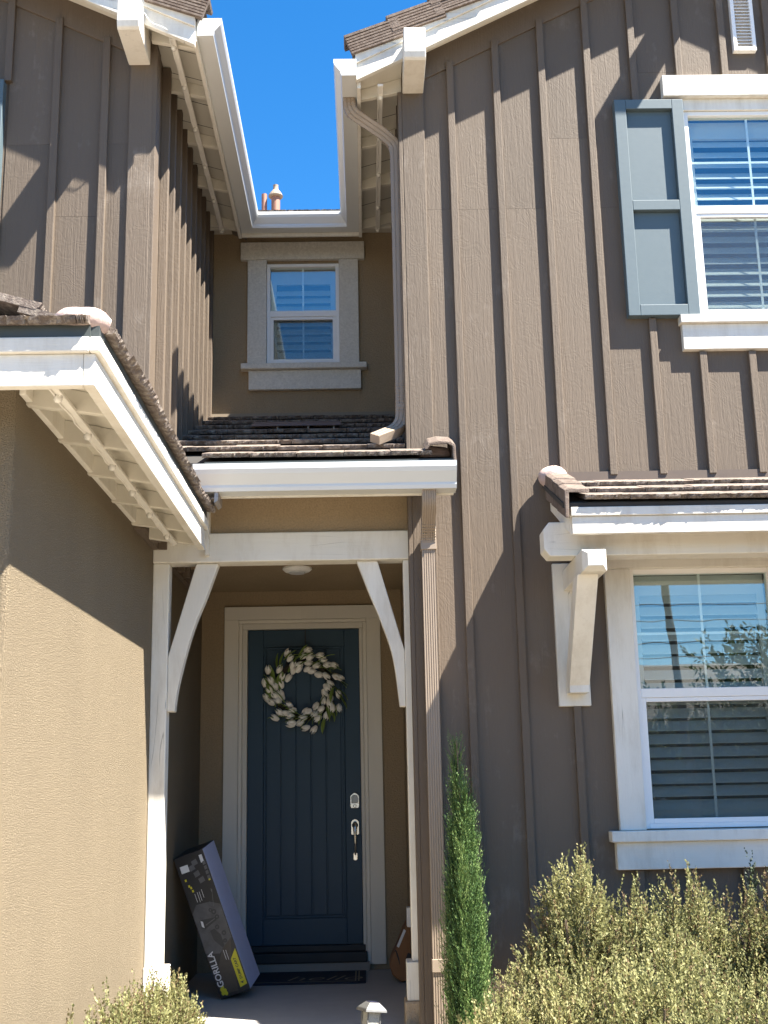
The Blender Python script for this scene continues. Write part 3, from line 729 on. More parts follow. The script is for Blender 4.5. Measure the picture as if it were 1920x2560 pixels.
# ------------------------------------------------------------------ awning over the lower window
AX0, AX1 = 1.248, 3.95  # right end lengthened out of view to keep sun off the sill
aS = 0.42; ang = math.atan(aS); ad = lambda y: 3.058+(y-6.95)*aS
aw = MB().prism([(6.965,ad(6.965)-0.03),(YR-0.035,ad(YR-0.035)-0.03),(YR-0.035,ad(YR-0.035)),(6.965,ad(6.965))],'x',AX0-0.05,AX1+0.05).build('awning_roof', UNDER, house)
for i in range(3):
    y = 6.94+0.245*i
    lay_course(aw, AX0+0.08, AX1-0.08, y-0.01, ad(y)+0.018, ang-0.10, TM, off=(0.1,0.6,0.35)[i])
bx('flashing', (1.19,4.0,YR-0.034,YR-0.001,3.395,3.455), plain('flash_brown',(0.09,0.065,0.05),0.6), aw)
bx('fascia', (AX0,AX1,6.97,7.005,2.875,2.982), WH, aw, 0.004)
bx('fascia', (AX0-0.004,AX1+0.004,6.955,7.0049,2.983,3.037), WH, aw, 0.004)
bx('drip_edge', (AX0+0.01,AX1-0.01,6.98,7.0,3.038,3.072), DARK, aw)
for x in (AX0-0.004, AX1-0.03):
    MB().prism([(7.006,2.878),(YR-0.035,3.19),(YR-0.035,ad(YR-0.035)-0.031),(7.006,ad(7.006)-0.031)],'x',x,x+0.034).build('rake_board', WY, aw, 0.003)
# boards under the awning
MB().prism([(7.006,ad(7.006)-0.05),(YR-0.035,ad(YR-0.035)-0.05),(YR-0.035,ad(YR-0.035)-0.0315),(7.006,ad(7.006)-0.0315)],'x',AX0+0.031,AX1-0.031).build('soffit', SOFF, aw)
# cap tiles stepping up the left and right ends (L-shaped)
def end_cap(s, x, y0, y1, z0, m=RAKET):
    b = MB()
    for y, z in ((y0,z0),(y1,z0+(y1-y0)*aS-0.012)):
        b.v += [(x,y,z-0.115),(x,y,z+0.055),(x+s*0.03,y,z+0.068),(x+s*0.15,y,z+0.062),(x+s*0.15,y,z+0.035),(x+s*0.028,y,z+0.04),(x+s*0.022,y,z-0.115)]
    k = 7; b.f += [tuple(range(k-1,-1,-1)),tuple(range(k,2*k))]+[(i,(i+1)%k,k+(i+1)%k,k+i) for i in range(k)]
    return b.build('cap_tile', m, aw, 0.005)
for x, s in ((AX0-0.042,1),(AX1+0.042,-1)):
    for i in range(3): end_cap(s, x-s*0.0015*i, 6.935+0.205*i, 6.935+0.205*i+0.29, ad(6.935+0.205*i)+0.03)
    lump((x+s*0.06,7.655,3.405),(0.10,0.07,0.075),'mortar_cap',aw,MORTAR,5)
# header beam with chamfered ends
def beam_x(x0, x1, y0, y1, z0, z1, c=0.045):
    return MB().prism([(x0,z0+c),(x0+c*0.8,z0),(x1-c*0.8,z0),(x1,z0+c),(x1,z1-c),(x1-c*0.8,z1),(x0+c*0.8,z1),(x0,z1-c)],'y',y0,y1)
beam_x(1.108,4.09,7.19,7.36,2.785,2.998).build('awning_beam', WH, aw, 0.006)
def bracket(x):
    B = bx('bracket', (x-0.10,x+0.105,YR-0.045,YR-0.0005,1.91,2.835), WV, aw, 0.005)
    # arm with chamfered tip
    c = 0.04; xa, xb, z0, z1, yt = x-0.035, x+0.11, 2.652, 2.784, 6.945
    a = MB(); pts = lambda y,i: [(xa+i,y,z0+i),(xb-i,y,z0+i),(xb-i,y,z1-i),(xa+i,y,z1-i)]
    for y, i in ((yt,0.026),(yt+0.045,0.0),(YR-0.046,0.0)): a.v += pts(y,i)
    a.f += [(3,2,1,0),(8,9,10,11)]+[(r*4+j,r*4+(j+1)%4,r*4+4+(j+1)%4,r*4+4+j) for r in (0,1) for j in range(4)]
    a.build('arm', WY, B, 0.004)
    p = [(7.08,2.651),(7.575,2.03),(7.58,1.985)]; q = [(YR-0.046,1.985),(YR-0.046,2.09),(7.25,2.651)]
    MB().prism(p+q,'x',x-0.05,x+0.076).build('brace', WV, B, 0.004)
bracket(1.334); bracket(3.86)

# ------------------------------------------------------------------ garage eave
GX, GYF = -1.02, 4.385                     # outer faces of the two fascias
zb_, zt_ = 2.945, 3.075
ge = MB().quadbox([(-1.04,4.41,3.13),(-1.04,YL+2.7,3.13),(-1.40,YL+2.7,3.262),(-1.40,4.41,3.13),(-1.04,4.41,3.15),(-1.04,YL+2.7,3.15),(-1.40,YL+2.7,3.282),(-1.40,4.41,3.15)]).build('roof', UNDER, house)
bx('fascia', (GX-0.045,GX,GYF+0.0005,7.62,zb_,zt_), WY, house, 0.004)
bx('fascia', (-6.6,GX-0.0455,GYF,GYF+0.045,zb_,zt_), WH, house, 0.004)
bx('fascia_cap', (GX-0.02,GX+0.022,GYF-0.02,7.60,zt_+0.0005,3.138), WY, house, 0.006)
bx('fascia_cap', (-6.6,GX-0.0205,GYF-0.022,GYF+0.02,zt_+0.0005,3.138), WH, house, 0.006)
bx('bird_stop', (GX-0.02,GX+0.012,GYF+0.0,7.6,3.139,3.188), DARK, ge)
bx('bird_stop', (-6.6,GX-0.0205,GYF-0.010,GYF+0.02,3.139,3.188), DARK, ge)
eave(GX-0.046, -1.399, GYF+0.046, 7.85, 3.045, 0.22, (4.80,5.33,5.93,6.52,7.10,7.5))
# soffit over the garage front
MB().quadbox([(-6.6,GYF+0.046,3.045),(-1.399,GYF+0.046,3.045),(-1.399,4.682,3.11),(-6.6,4.682,3.11),(-6.6,GYF+0.046,3.06),(-1.399,GYF+0.046,3.06),(-1.399,4.682,3.13),(-6.6,4.682,3.13)]).build('soffit', SOFF, house)
bx('frieze_board', (-1.399,-1.37,4.70,7.86,3.02,3.115), WY, house, 0.003)
# tile courses: side eave (running up toward -X) and front eave (running up toward +Y)
for i in range(2):
    lay_course(ge, GYF+0.08, 7.58, -0.962-0.30*i, 3.178+0.11*i, 0.28, TMR, off=0.5*i, axis='y', jitter=0.012)
for i in range(3):
    lay_course(ge, -3.2, GX-0.02-0.3*i, 4.328+0.30*i, 3.178+0.11*i, 0.28, TMR, off=0.5*i, jitter=0.012)
MB().quadbox([(-6.6,4.42,3.16),(-1.1,4.42,3.16),(-1.9,7.2,4.12),(-6.6,7.2,4.12),(-6.6,4.42,3.18),(-1.1,4.42,3.18),(-1.9,7.2,4.14),(-6.6,7.2,4.14)]).build('roof', ROOFU, house)
# hip caps running back from the corner
lump((-1.09,4.44,3.222),(0.115,0.09,0.060),'mortar_cap',ge,MORTAR,3)
for i in range(4):
    x, y, z = -1.16-0.19*i, 4.53+0.27*i, 3.24+0.10*i
    b = MB(); d = Vector((-0.56,0.8,0.30)).normalized(); s_ = Vector((0.8,0.56,0)).normalized(); n_ = s_.cross(d)
    sec = [(-0.10,-0.02),(-0.06,0.035),(0,0.055),(0.06,0.035),(0.10,-0.02),(0.085,-0.03),(0,0.03),(-0.085,-0.03)]
    for t in (0,0.38): b.v += [tuple(Vector((x,y,z))+d*t+s_*u+n_*v) for u,v in sec]
    b.f += [tuple(range(7,-1,-1)),tuple(range(8,16))]+[(j,(j+1)%8,8+(j+1)%8,8+j) for j in range(8)]
    b.build('cap_tile', RAKET, ge, 0.004)
# kick-out flashing where the eave meets the porch
kf = MB().quadbox([(-1.03,7.44,3.215),(-0.93,7.38,3.235),(-0.93,7.60,3.24),(-1.03,7.64,3.22),(-1.03,7.44,3.221),(-0.93,7.38,3.241),(-0.93,7.60,3.246),(-1.03,7.64,3.226)])
kf.quadbox([(-0.935,7.37,3.20),(-0.912,7.375,3.215),(-0.912,7.60,3.22),(-0.935,7.60,3.205),(-0.93,7.37,3.31),(-0.907,7.375,3.325),(-0.907,7.60,3.33),(-0.93,7.60,3.315)])
kf.build('kick_out_flashing', plain('galvanised',(0.30,0.27,0.25),0.45,0.3), house)
bx('corner_trim', (-1.045,-1.022,7.80,7.899,2.95,3.35), WV, house)

# ------------------------------------------------------------------ downspouts
SEC = [(-0.035,-0.026),(0.035,-0.026),(0.035,0.026),(-0.035,0.026)]
def bend(pts, r=0.06, n=4):
    pts = [Vector(p) for p in pts]; out = [pts[0]]
    for a, b, c in zip(pts, pts[1:], pts[2:]):
        u = (a-b).normalized(); v = (c-b).normalized(); rr_ = min(r,(a-b).length*0.45,(c-b).length*0.45)
        for i in range(n+1):
            t = i/n; out.append((b+u*rr_)*(1-t)**2+b*2*t*(1-t)+(b+v*rr_)*t*t)
    return out+[pts[-1]]
def ribbed(w, d, n=5):                           # rectangular section with ribs across the front and sides
    p = []; 
    for i in range(n):
        a = -w/2+w*i/n; b = a+w/n; p += [(a+0.001,-d/2),(b-0.006,-d/2),(b-0.005,-d/2+0.005),(b-0.001,-d/2+0.005)]
    p += [(w/2,-d/2),(w/2,d/2),(-w/2,d/2)]
    return p
def crimps(parent, pts, w, d, a, b, n):
    """raised folds round a downspout elbow, between two path lengths"""
    pts = [Vector(p) for p in pts]; acc = [0]
    for p, q in zip(pts, pts[1:]): acc.append(acc[-1]+(q-p).length)
    def at(t):
        for i in range(len(pts)-1):
            if acc[i+1] >= t: return pts[i].lerp(pts[i+1],(t-acc[i])/max(1e-6,acc[i+1]-acc[i]))
        return pts[-1]
    for i in range(n):
        t = a+(b-a)*i/(n-1); p, q = at(t), at(t+0.005)
        MB().sweep([p,q],[(-w/2,-d/2),(w/2,-d/2),(w/2,d/2),(-w/2,d/2)],(1,0,0)).build('crimp', DSP, parent, 0.001)
d1 = MB().sweep(bend([(-0.048,7.745,6.262),(-0.045,7.75,6.17),(0.20,7.83,6.03),(0.284,7.86,5.95),(0.282,7.86,4.02),(0.275,7.86,3.82),(0.09,7.70,3.70)],0.10), ribbed(0.084,0.062,3), (1,0,0)).build('downspout', DSP, house, 0.002)
bx('strap', (0.240,0.330,7.828,7.834,3.955,3.985), DSP, d1)
D1P = bend([(-0.048,7.745,6.262),(-0.045,7.75,6.17),(0.20,7.83,6.03),(0.284,7.86,5.95),(0.282,7.86,4.02),(0.275,7.86,3.82),(0.09,7.70,3.70)],0.10)
crimps(d1, D1P, 0.089, 0.068, 0.03, 0.17, 7); crimps(d1, D1P, 0.089, 0.068, 0.30, 0.46, 8); crimps(d1, D1P, 0.089, 0.068, 2.30, 2.50, 9)
d2 = MB().sweep(bend([(0.425,7.42,3.275),(0.425,7.43,3.20),(0.425,7.66,3.02),(0.425,7.675,2.92),(0.423,7.675,-0.10)],0.09), ribbed(0.088,0.062,6), (1,0,0)).build('downspout', DSP, house, 0.0015)
D2P = bend([(0.425,7.42,3.275),(0.425,7.43,3.20),(0.425,7.66,3.02),(0.425,7.675,2.92),(0.423,7.675,-0.10)],0.09)
crimps(d2, D2P, 0.094, 0.068, 0.24, 0.44, 9)
for z in (2.93,0.34):
    bx('strap', (0.374,0.476,7.635,7.712,z,z+0.075), DSP, d2, 0.003)

# ------------------------------------------------------------------ permanent roof-light tracks
BULB = plain('frosted_bulb', (0.66,0.65,0.6), 0.25)
TRACK = plain('track_plastic', (0.72,0.70,0.64), 0.4)
def track(x, y0, y1, z, ys, label, dz=0.0):
    t = thing('light_track', (x,(y0+y1)/2,z), label, 'light string', 'light tracks under the eaves')
    bx('rail', (x-0.02,x+0.02,y0,y1,z,z+0.018), TRACK, t, 0.003)
    MB().tube([(x-0.012+0.004*math.sin(i*1.7),y0+(y1-y0)*i/40,z-0.004-0.003*math.sin(i*2.3)) for i in range(41)],0.004,6).build('cable', TRACK, t)
    for y in ys:
        bb = MB().lathe((x,y,z),[(0.012,0.004),(0.017,-0.004),(0.019,-0.016),(0.012,-0.028),(0.004,-0.031)],10).build('bulb', BULB, t, smooth=True)
        bx('clip', (x-0.016,x+0.016,y-0.014,y+0.014,z-0.005,z+0.001), TRACK, bb)
    return t
track(-1.205,7.02,9.82,6.262,[7.10,7.56,8.11,8.66,9.23,9.79],'pale bulb track under the eave of the left upper wing')
track(0.175,7.58,9.82,6.262,[7.71,8.26,8.82,9.37,9.80],'pale bulb track under the eave behind the upper downspout')
track(-1.205,4.45,7.55,2.968,[4.57,5.09,5.61,6.12,6.64,7.24],'pale bulb track under the garage eave above the stucco wall')

lt = [o for o in bpy.data.objects if o.name == 'light_track'][0]
MB().tube(bend([(-1.375,6.93,6.40),(-1.33,6.925,6.32),(-1.24,6.925,6.285),(-1.205,6.98,6.275),(-1.205,7.10,6.262)],0.04),0.003,6).build('cord', TRACK, lt)

# ------------------------------------------------------------------ doormat
mat_ = bx('doormat', (-0.98,-0.03,9.595,10.19,0.001,0.014), plain('mat_navy',(0.012,0.014,0.026),0.95,0,0.3,120,0.5,0.003), None, 0.004)
tag(mat_, 'dark navy doormat with hello in script in front of the door', 'doormat')
MATP = plain('mat_print', (0.22,0.19,0.14), 0.95)
def text_mesh(name, s, size, m, parent, frame, shear=0.0, offset=0.0):
    """flat lettering; frame = 4x4 world matrix with text in its xy plane"""
    c = bpy.data.curves.new(name, 'FONT'); c.body = s; c.size = size; c.shear = shear; c.offset = offset; c.align_x = 'CENTER'; c.align_y = 'CENTER'; c.resolution_u = 3
    o = bpy.data.objects.new(name, c); COL.objects.link(o); bpy.context.view_layer.update()
    me = bpy.data.meshes.new_from_object(o.evaluated_get(bpy.context.evaluated_depsgraph_get()))
    bpy.data.objects.remove(o); bpy.data.curves.remove(c)
    me.transform(frame.to_3x3().to_4x4()); me.materials.clear(); me.materials.append(m)
    return put(name, me, frame.translation, None, parent)
text_mesh('lettering', 'hello', 0.30, MATP, mat_, Matrix.Translation((-0.36,9.80,0.0150)), 0.35, -0.004)
for d in ((-0.115,-0.105,9.64,10.15),(-0.090,-0.080,9.64,10.15),(-0.93,-0.115,9.64,9.65)):
    bx('stripe', (d[0],d[1],d[2],d[3],0.0141,0.0149), MATP, mat_)

# ------------------------------------------------------------------ carton leaning in the porch
BO = Vector((-1.050,9.009,0.0)); eL = Vector((-0.332,-0.0856,0.9394)).normalized()
eW = Vector((0.9386,-0.1292,0.3198)); eW = (eW-eL*eW.dot(eL)).normalized(); eD = eL.cross(eW)
if eD.y < 0: eD = -eD
CWd, CDp, CLn = 0.222, 0.371, 1.025
def bp_(u, v, d=0.0): return BO+eW*u+eL*v+eD*d       # u across, v up, d depth (negative is toward the viewer)
PRINT = plain('carton_print', (0.020,0.020,0.022), 0.45, 0, 0.4, 9)
LILAC = plain('carton_side', (0.58,0.58,0.72), 0.55, 0, 0.12, 10)  # sky light on this side is put into its raised lilac colour
carton = MB().quadbox([bp_(0,0),bp_(CWd,0),bp_(CWd,0,CDp),bp_(0,0,CDp),bp_(0,CLn),bp_(CWd,CLn),bp_(CWd,CLn,CDp),bp_(0,CLn,CDp)]).build('carton', PRINT, None, 0.004)
tag(carton, 'long black cart carton with yellow band leaning beside the front door', 'carton')
MB().quadbox([bp_(CWd+0.0008,0.004,0.004),bp_(CWd+0.002,0.004,0.004),bp_(CWd+0.002,0.004,CDp-0.004),bp_(CWd+0.0008,0.004,CDp-0.004),bp_(CWd+0.0008,CLn-0.004,0.004),bp_(CWd+0.002,CLn-0.004,0.004),bp_(CWd+0.002,CLn-0.004,CDp-0.004),bp_(CWd+0.0008,CLn-0.004,CDp-0.004)]).build('side_panel', LILAC, carton, label='plain side of the carton, greyish lilac with sky light painted in')
def flat(name, pts, m, d=-0.0012):
    b = MB(); n = len(pts); b.v = [tuple(bp_(u,v,d)) for u,v in pts]; b.f = [tuple(range(n))]
    return b.build(name, m, carton)
YEL = plain('yellow_print', (0.62,0.54,0.02), 0.5, 0, 0.08)
WPR = plain('white_print', (0.62,0.62,0.62), 0.5)
GPR = plain('grey_print', (0.10,0.10,0.105), 0.5, 0, 0.5, 18)
GP2 = plain('dark_grey_print', (0.035,0.035,0.037), 0.5, 0, 0.3, 25)
flat('smoke_print', [(0.005,0.33),(0.10,0.30),(0.215,0.38),(0.218,0.62),(0.15,0.66),(0.05,0.67),(0.006,0.62)], plain('smoke_print',(0.075,0.075,0.078),0.5,0,0.75,16), -0.0006)
flat('smoke_print', [(0.03,0.03),(0.14,0.02),(0.17,0.25),(0.21,0.38),(0.13,0.33),(0.06,0.22)], plain('brown_print',(0.055,0.045,0.035),0.5,0,0.6,16), -0.0006)
flat('yellow_band', [(0.160,0.035),(0.214,0.045),(0.214,0.30),(0.160,0.238)], YEL)
flat('address_label', [(0.025,0.905),(0.085,0.905),(0.085,0.955),(0.025,0.955)], WPR)
flat('barcode', [(0.182,0.935),(0.205,0.935),(0.205,0.99),(0.182,0.99)], WPR)
# lettering runs up the carton
fr = Matrix((eL, -eW, -eD)).transposed().to_4x4()
def fr_at(u, v, d=-0.002):
    m_ = fr.copy(); m_.translation = bp_(u,v,d); return m_
text_mesh('lettering', 'GORILLA', 0.062, WPR, carton, fr_at(0.036,0.205), 0, 0.0012)
text_mesh('lettering', 'DUMP CART', 0.027, GP2, carton, fr_at(0.188,0.165), 0, 0.0006)
text_mesh('lettering', '4', 0.036, GP2, carton, fr_at(0.188,0.065), 0, 0.0006)
def disc(u, v, r, m, name, n=14, sy=1.0): return flat(name, [(u+r*math.cos(2*math.pi*i/n), v+r*sy*math.sin(2*math.pi*i/n)) for i in range(n)], m, -0.0018)
for u, v, r in ((0.032,0.062,0.014),(0.05,0.052,0.012),(0.03,0.036,0.012),(0.052,0.030,0.013),(0.042,0.078,0.009)): disc(u,v,r,YEL,'emblem',10,1.2)
# two carts and small print
flat('cart_print', [(0.035,0.505),(0.055,0.49),(0.155,0.525),(0.16,0.545),(0.055,0.56),(0.036,0.555)], GP2, -0.0016)
flat('cart_print', [(0.04,0.515),(0.055,0.50),(0.058,0.545),(0.043,0.555)], WPR, -0.0019)
flat('cart_print', [(0.07,0.512),(0.145,0.535),(0.145,0.541),(0.07,0.52)], GPR, -0.0019)
for u, v, r in ((0.155,0.585,0.018),(0.165,0.545,0.016),(0.135,0.605,0.013)): disc(u,v,r,GP2,'cart_print'); disc(u,v,r*0.45,GPR,'cart_print')
flat('cart_print', [(0.165,0.62),(0.168,0.62),(0.19,0.715),(0.196,0.735),(0.188,0.745),(0.184,0.73),(0.187,0.715)], GPR, -0.0016)
flat('cart_print', [(0.085,0.47),(0.12,0.475),(0.15,0.42),(0.15,0.345),(0.135,0.33),(0.09,0.40)], GP2, -0.0016)
for u, v, r in ((0.142,0.478,0.017),(0.175,0.425,0.017),(0.165,0.372,0.015)): disc(u,v,r,GP2,'cart_print'); disc(u,v,r*0.4,GPR,'cart_print')
for u, v0, v1 in ((0.065,0.685,0.745),(0.085,0.68,0.75),(0.10,0.685,0.75),(0.12,0.70,0.76),(0.128,0.245,0.315),(0.145,0.24,0.31)):
    flat('small_print', [(u,v0),(u+0.003,v0),(u+0.003,v1),(u,v1)], WPR)
for u, v in ((0.03,0.845),(0.04,0.80),(0.05,0.785),(0.055,0.76),(0.195,0.80)): flat('small_print', [(u,v),(u+0.013,v),(u+0.013,v+0.016),(u,v+0.016)], YEL)
for u, v in ((0.09,0.90),(0.11,0.85),(0.13,0.80),(0.12,0.93)): flat('cart_print', [(u,v),(u+0.04,v+0.008),(u+0.035,v+0.045),(u-0.005,v+0.035)], GPR, -0.0016)
for v in (0.81,0.845,0.88,0.915): flat('cart_print', [(0.192,v),(0.212,v+0.002),(0.212,v+0.028),(0.192,v+0.025)], GPR, -0.0016)

# ------------------------------------------------------------------ brown parcel behind the right post
KRAFT = plain('kraft_board', (0.22,0.105,0.045), 0.85, 0, 0.15, 20)
PB = Vector((0.236,9.58,0.003)); pu = Vector((-0.62,0,0.78)).normalized()
pts = [(0.236,0.003),(0.168,0.06),(0.148,0.128),(0.165,0.175),(0.215,0.27),(0.262,0.385),(0.285,0.425),(0.3155,0.43),(0.3155,0.03)]
parcel = MB().prism(pts,'y',9.58,9.86).build('parcel', KRAFT, None, 0.012)
tag(parcel, 'brown cardboard parcel with black swoosh behind the right porch post', 'parcel')
MB().prism([(0.205,0.262),(0.222,0.252),(0.278,0.372),(0.262,0.385)],'y',9.5775,9.5788).build('white_label', WPR, parcel)
MB().prism(curve([(0.182,0.215),(0.196,0.225),(0.203,0.20),(0.215,0.165),(0.226,0.125)],4)+curve([(0.228,0.13),(0.222,0.175),(0.212,0.21),(0.203,0.232),(0.192,0.236)],4),'y',9.5775,9.5788).build('swoosh_mark', BLACK, parcel)
MB().prism([(0.270,0.17),(0.29,0.215),(0.314,0.205),(0.314,0.13),(0.285,0.145)],'y',9.5775,9.5788).build('dark_mark', BLACK, parcel)

# ------------------------------------------------------------------ wreath
WC = Vector((-0.525,YD-0.012,2.256))
wr = thing('wreath', WC, 'round wreath of white tulips and green leaves hanging on the navy door', 'wreath')
TW = plain('twig', (0.035,0.028,0.02), 0.9)
MB().tube([tuple(WC+Vector((math.cos(a)*0.235,0,math.sin(a)*0.235))) for a in [2*math.pi*i/40 for i in range(41)]],0.022,8).build('twig_ring', TW, wr)
bx('hanger', (-0.514,-0.506,YD+0.010,YD+0.014,2.48,2.776), BLACK, wr)
def tulip_mesh(seed):
    rnd = random.Random(seed); b = MB()
    for k in range(5):
        a0 = 2*math.pi*k/5+rnd.uniform(-0.2,0.2); n0 = len(b.v); rows = 6; cols = 4; op = rnd.uniform(0.85,1.1)
        for i in range(rows+1):
            t = i/rows; r = 0.0165*op*math.sin(math.pi*(0.12+0.70*t))**0.8; h = -0.005+0.058*t
            hw = 0.78*math.sin(math.pi*min(1,0.15+0.85*t)**0.9)+0.04
            for j in range(cols+1):
                a = a0+hw*(j/cols-0.5)*2; rr_ = r+(0.0012 if k%2 else 0); b.v.append((rr_*math.cos(a), rr_*math.sin(a), h-0.004*abs(j/cols-0.5)*2*t))
        for i in range(rows):
            for j in range(cols):
                A = n0+i*(cols+1)+j; b.f.append((A,A+1,A+cols+2,A+cols+1))
    me = bpy.data.meshes.new('tulip'); me.from_pydata(b.v,[],b.f); me.materials.append(TULIP); me.polygons.foreach_set('use_smooth',[True]*len(me.polygons)); return me
TULIP = plain('tulip_petal', (0.86,0.83,0.76), 0.6, 0, 0.08, 60)
TUL = [tulip_mesh(s) for s in range(4)]
LG = plain('tulip_leaf', (0.15,0.22,0.045), 0.55, 0, 0.25, 40)
def leaf_mesh(seed):
    rnd = random.Random(seed); b = MB(); n = 7; L = rnd.uniform(0.10,0.14); W = rnd.uniform(0.016,0.022)
    for i in range(n+1):
        t = i/n; wv = W*math.sin(math.pi*(0.12+0.88*t))**0.8; y = 0.012*math.sin(t*2.6)
        b.v += [(-wv,y+0.005,L*t),(0,y,L*t),(wv,y+0.005,L*t)]
    for i in range(n):
        A = 3*i; b.f += [(A,A+1,A+4,A+3),(A+1,A+2,A+5,A+4)]
    me = bpy.data.meshes.new('leaf'); me.from_pydata(b.v,[],b.f); me.materials.append(LG); return me
LM = [leaf_mesh(s) for s in range(4)]
rw_ = random.Random(3)
ang_ = 0.0; k = 0
for cl_ in range(17):                               # clusters of three or four tulips swept round the ring
    a = 2*math.pi*cl_/17+rw_.uniform(-0.1,0.1)
    for t in range(4 if cl_%5 else 3):
        aa = a+rw_.uniform(-0.16,0.16); rr_ = (0.172,0.225,0.278,0.318)[t]+rw_.uniform(-0.015,0.015)
        p = WC+Vector((math.cos(aa)*rr_,-0.035-rw_.uniform(0,0.03),math.sin(aa)*rr_))
        tang = Vector((math.sin(aa),0,-math.cos(aa))); out = Vector((math.cos(aa),0,math.sin(aa)))
        d = (tang*0.9+out*rw_.uniform(-0.1,0.75)+Vector((0,-rw_.uniform(0.2,0.6),0))).normalized()
        put('tulip', TUL[k%4], p, d.to_track_quat('Z','Y').to_euler(), wr).scale = (1.6,1.6,1.38); k += 1
    for t in range(4):
        aa = a+rw_.uniform(-0.2,0.2); rr_ = rw_.uniform(0.18,0.31)
        p = WC+Vector((math.cos(aa)*rr_,-0.045-rw_.uniform(0,0.03),math.sin(aa)*rr_))
        tang = Vector((math.sin(aa),0,-math.cos(aa))); out = Vector((math.cos(aa),0,math.sin(aa)))
        d = (tang*0.8+out*rw_.uniform(-0.3,0.9)+Vector((0,-rw_.uniform(0.0,0.35),0))).normalized()
        put('leaf', rw_.choice(LM), p, d.to_track_quat('Z','Y').to_euler(), wr)
b = MB()
for i in range(140):
    a = rw_.uniform(0,2*math.pi); q = rw_.uniform(0.18,0.26); p = WC+Vector((math.cos(a)*q,0,math.sin(a)*q))
    d = Vector((math.cos(a+rw_.uniform(-1.5,0.3)),-rw_.uniform(0,0.3),math.sin(a+rw_.uniform(-1.5,0.3))))
    b.tube([tuple(p),tuple(p+d*rw_.uniform(0.05,0.12))],[0.003,0.001],4)
tw = b.build('twigs', TW, wr); tw['kind'] = 'stuff'

# ------------------------------------------------------------------ solar path light
ALU = plain('weathered_aluminium', (0.13,0.13,0.125), 0.5, 0.3, 0.3, 60)
pl = thing('path_light', (0.01,6.4,-0.15), 'small tilted square path light standing in front of the porch slab', 'path light')
lean = 0.96*Matrix.Rotation(math.radians(6),3,'Y') @ Matrix.Rotation(math.radians(-4),3,'X') @ Matrix.Rotation(math.radians(24),3,'Z')
def plp(x,y,z): return tuple(Vector((-0.045,6.4,-0.15))+lean @ Vector((x,y,z)))
def plbox(name, x0,x1,y0,y1,z0,z1,m,inset=0.0):
    return MB().quadbox([plp(x0,y0,z0),plp(x1,y0,z0),plp(x1,y1,z0),plp(x0,y1,z0),plp(x0+inset,y0+inset,z1),plp(x1-inset,y0+inset,z1),plp(x1-inset,y1-inset,z1),plp(x0+inset,y1-inset,z1)]).build(name,m,pl,0.002)
plbox('stake',-0.008,0.008,-0.008,0.008,-0.05,0.36,ALU)
plbox('lens',-0.034,0.034,-0.034,0.034,0.36,0.51,plain('ribbed_lens',(0.30,0.30,0.27),0.12,0,0.5,160,1.0,0.006))
for sx in (-1,1):
    for sy in (-1,1): plbox('corner_post',sx*0.036-0.004,sx*0.036+0.004,sy*0.036-0.004,sy*0.036+0.004,0.355,0.515,ALU)
plbox('roof_cap',-0.062,0.062,-0.062,0.062,0.508,0.522,ALU,0.004); plbox('roof_cap',-0.058,0.058,-0.058,0.058,0.5225,0.552,ALU,0.030)
plbox('solar_cell',-0.026,0.026,-0.026,0.026,0.5525,0.555,plain('solar_cell',(0.03,0.03,0.06),0.15))

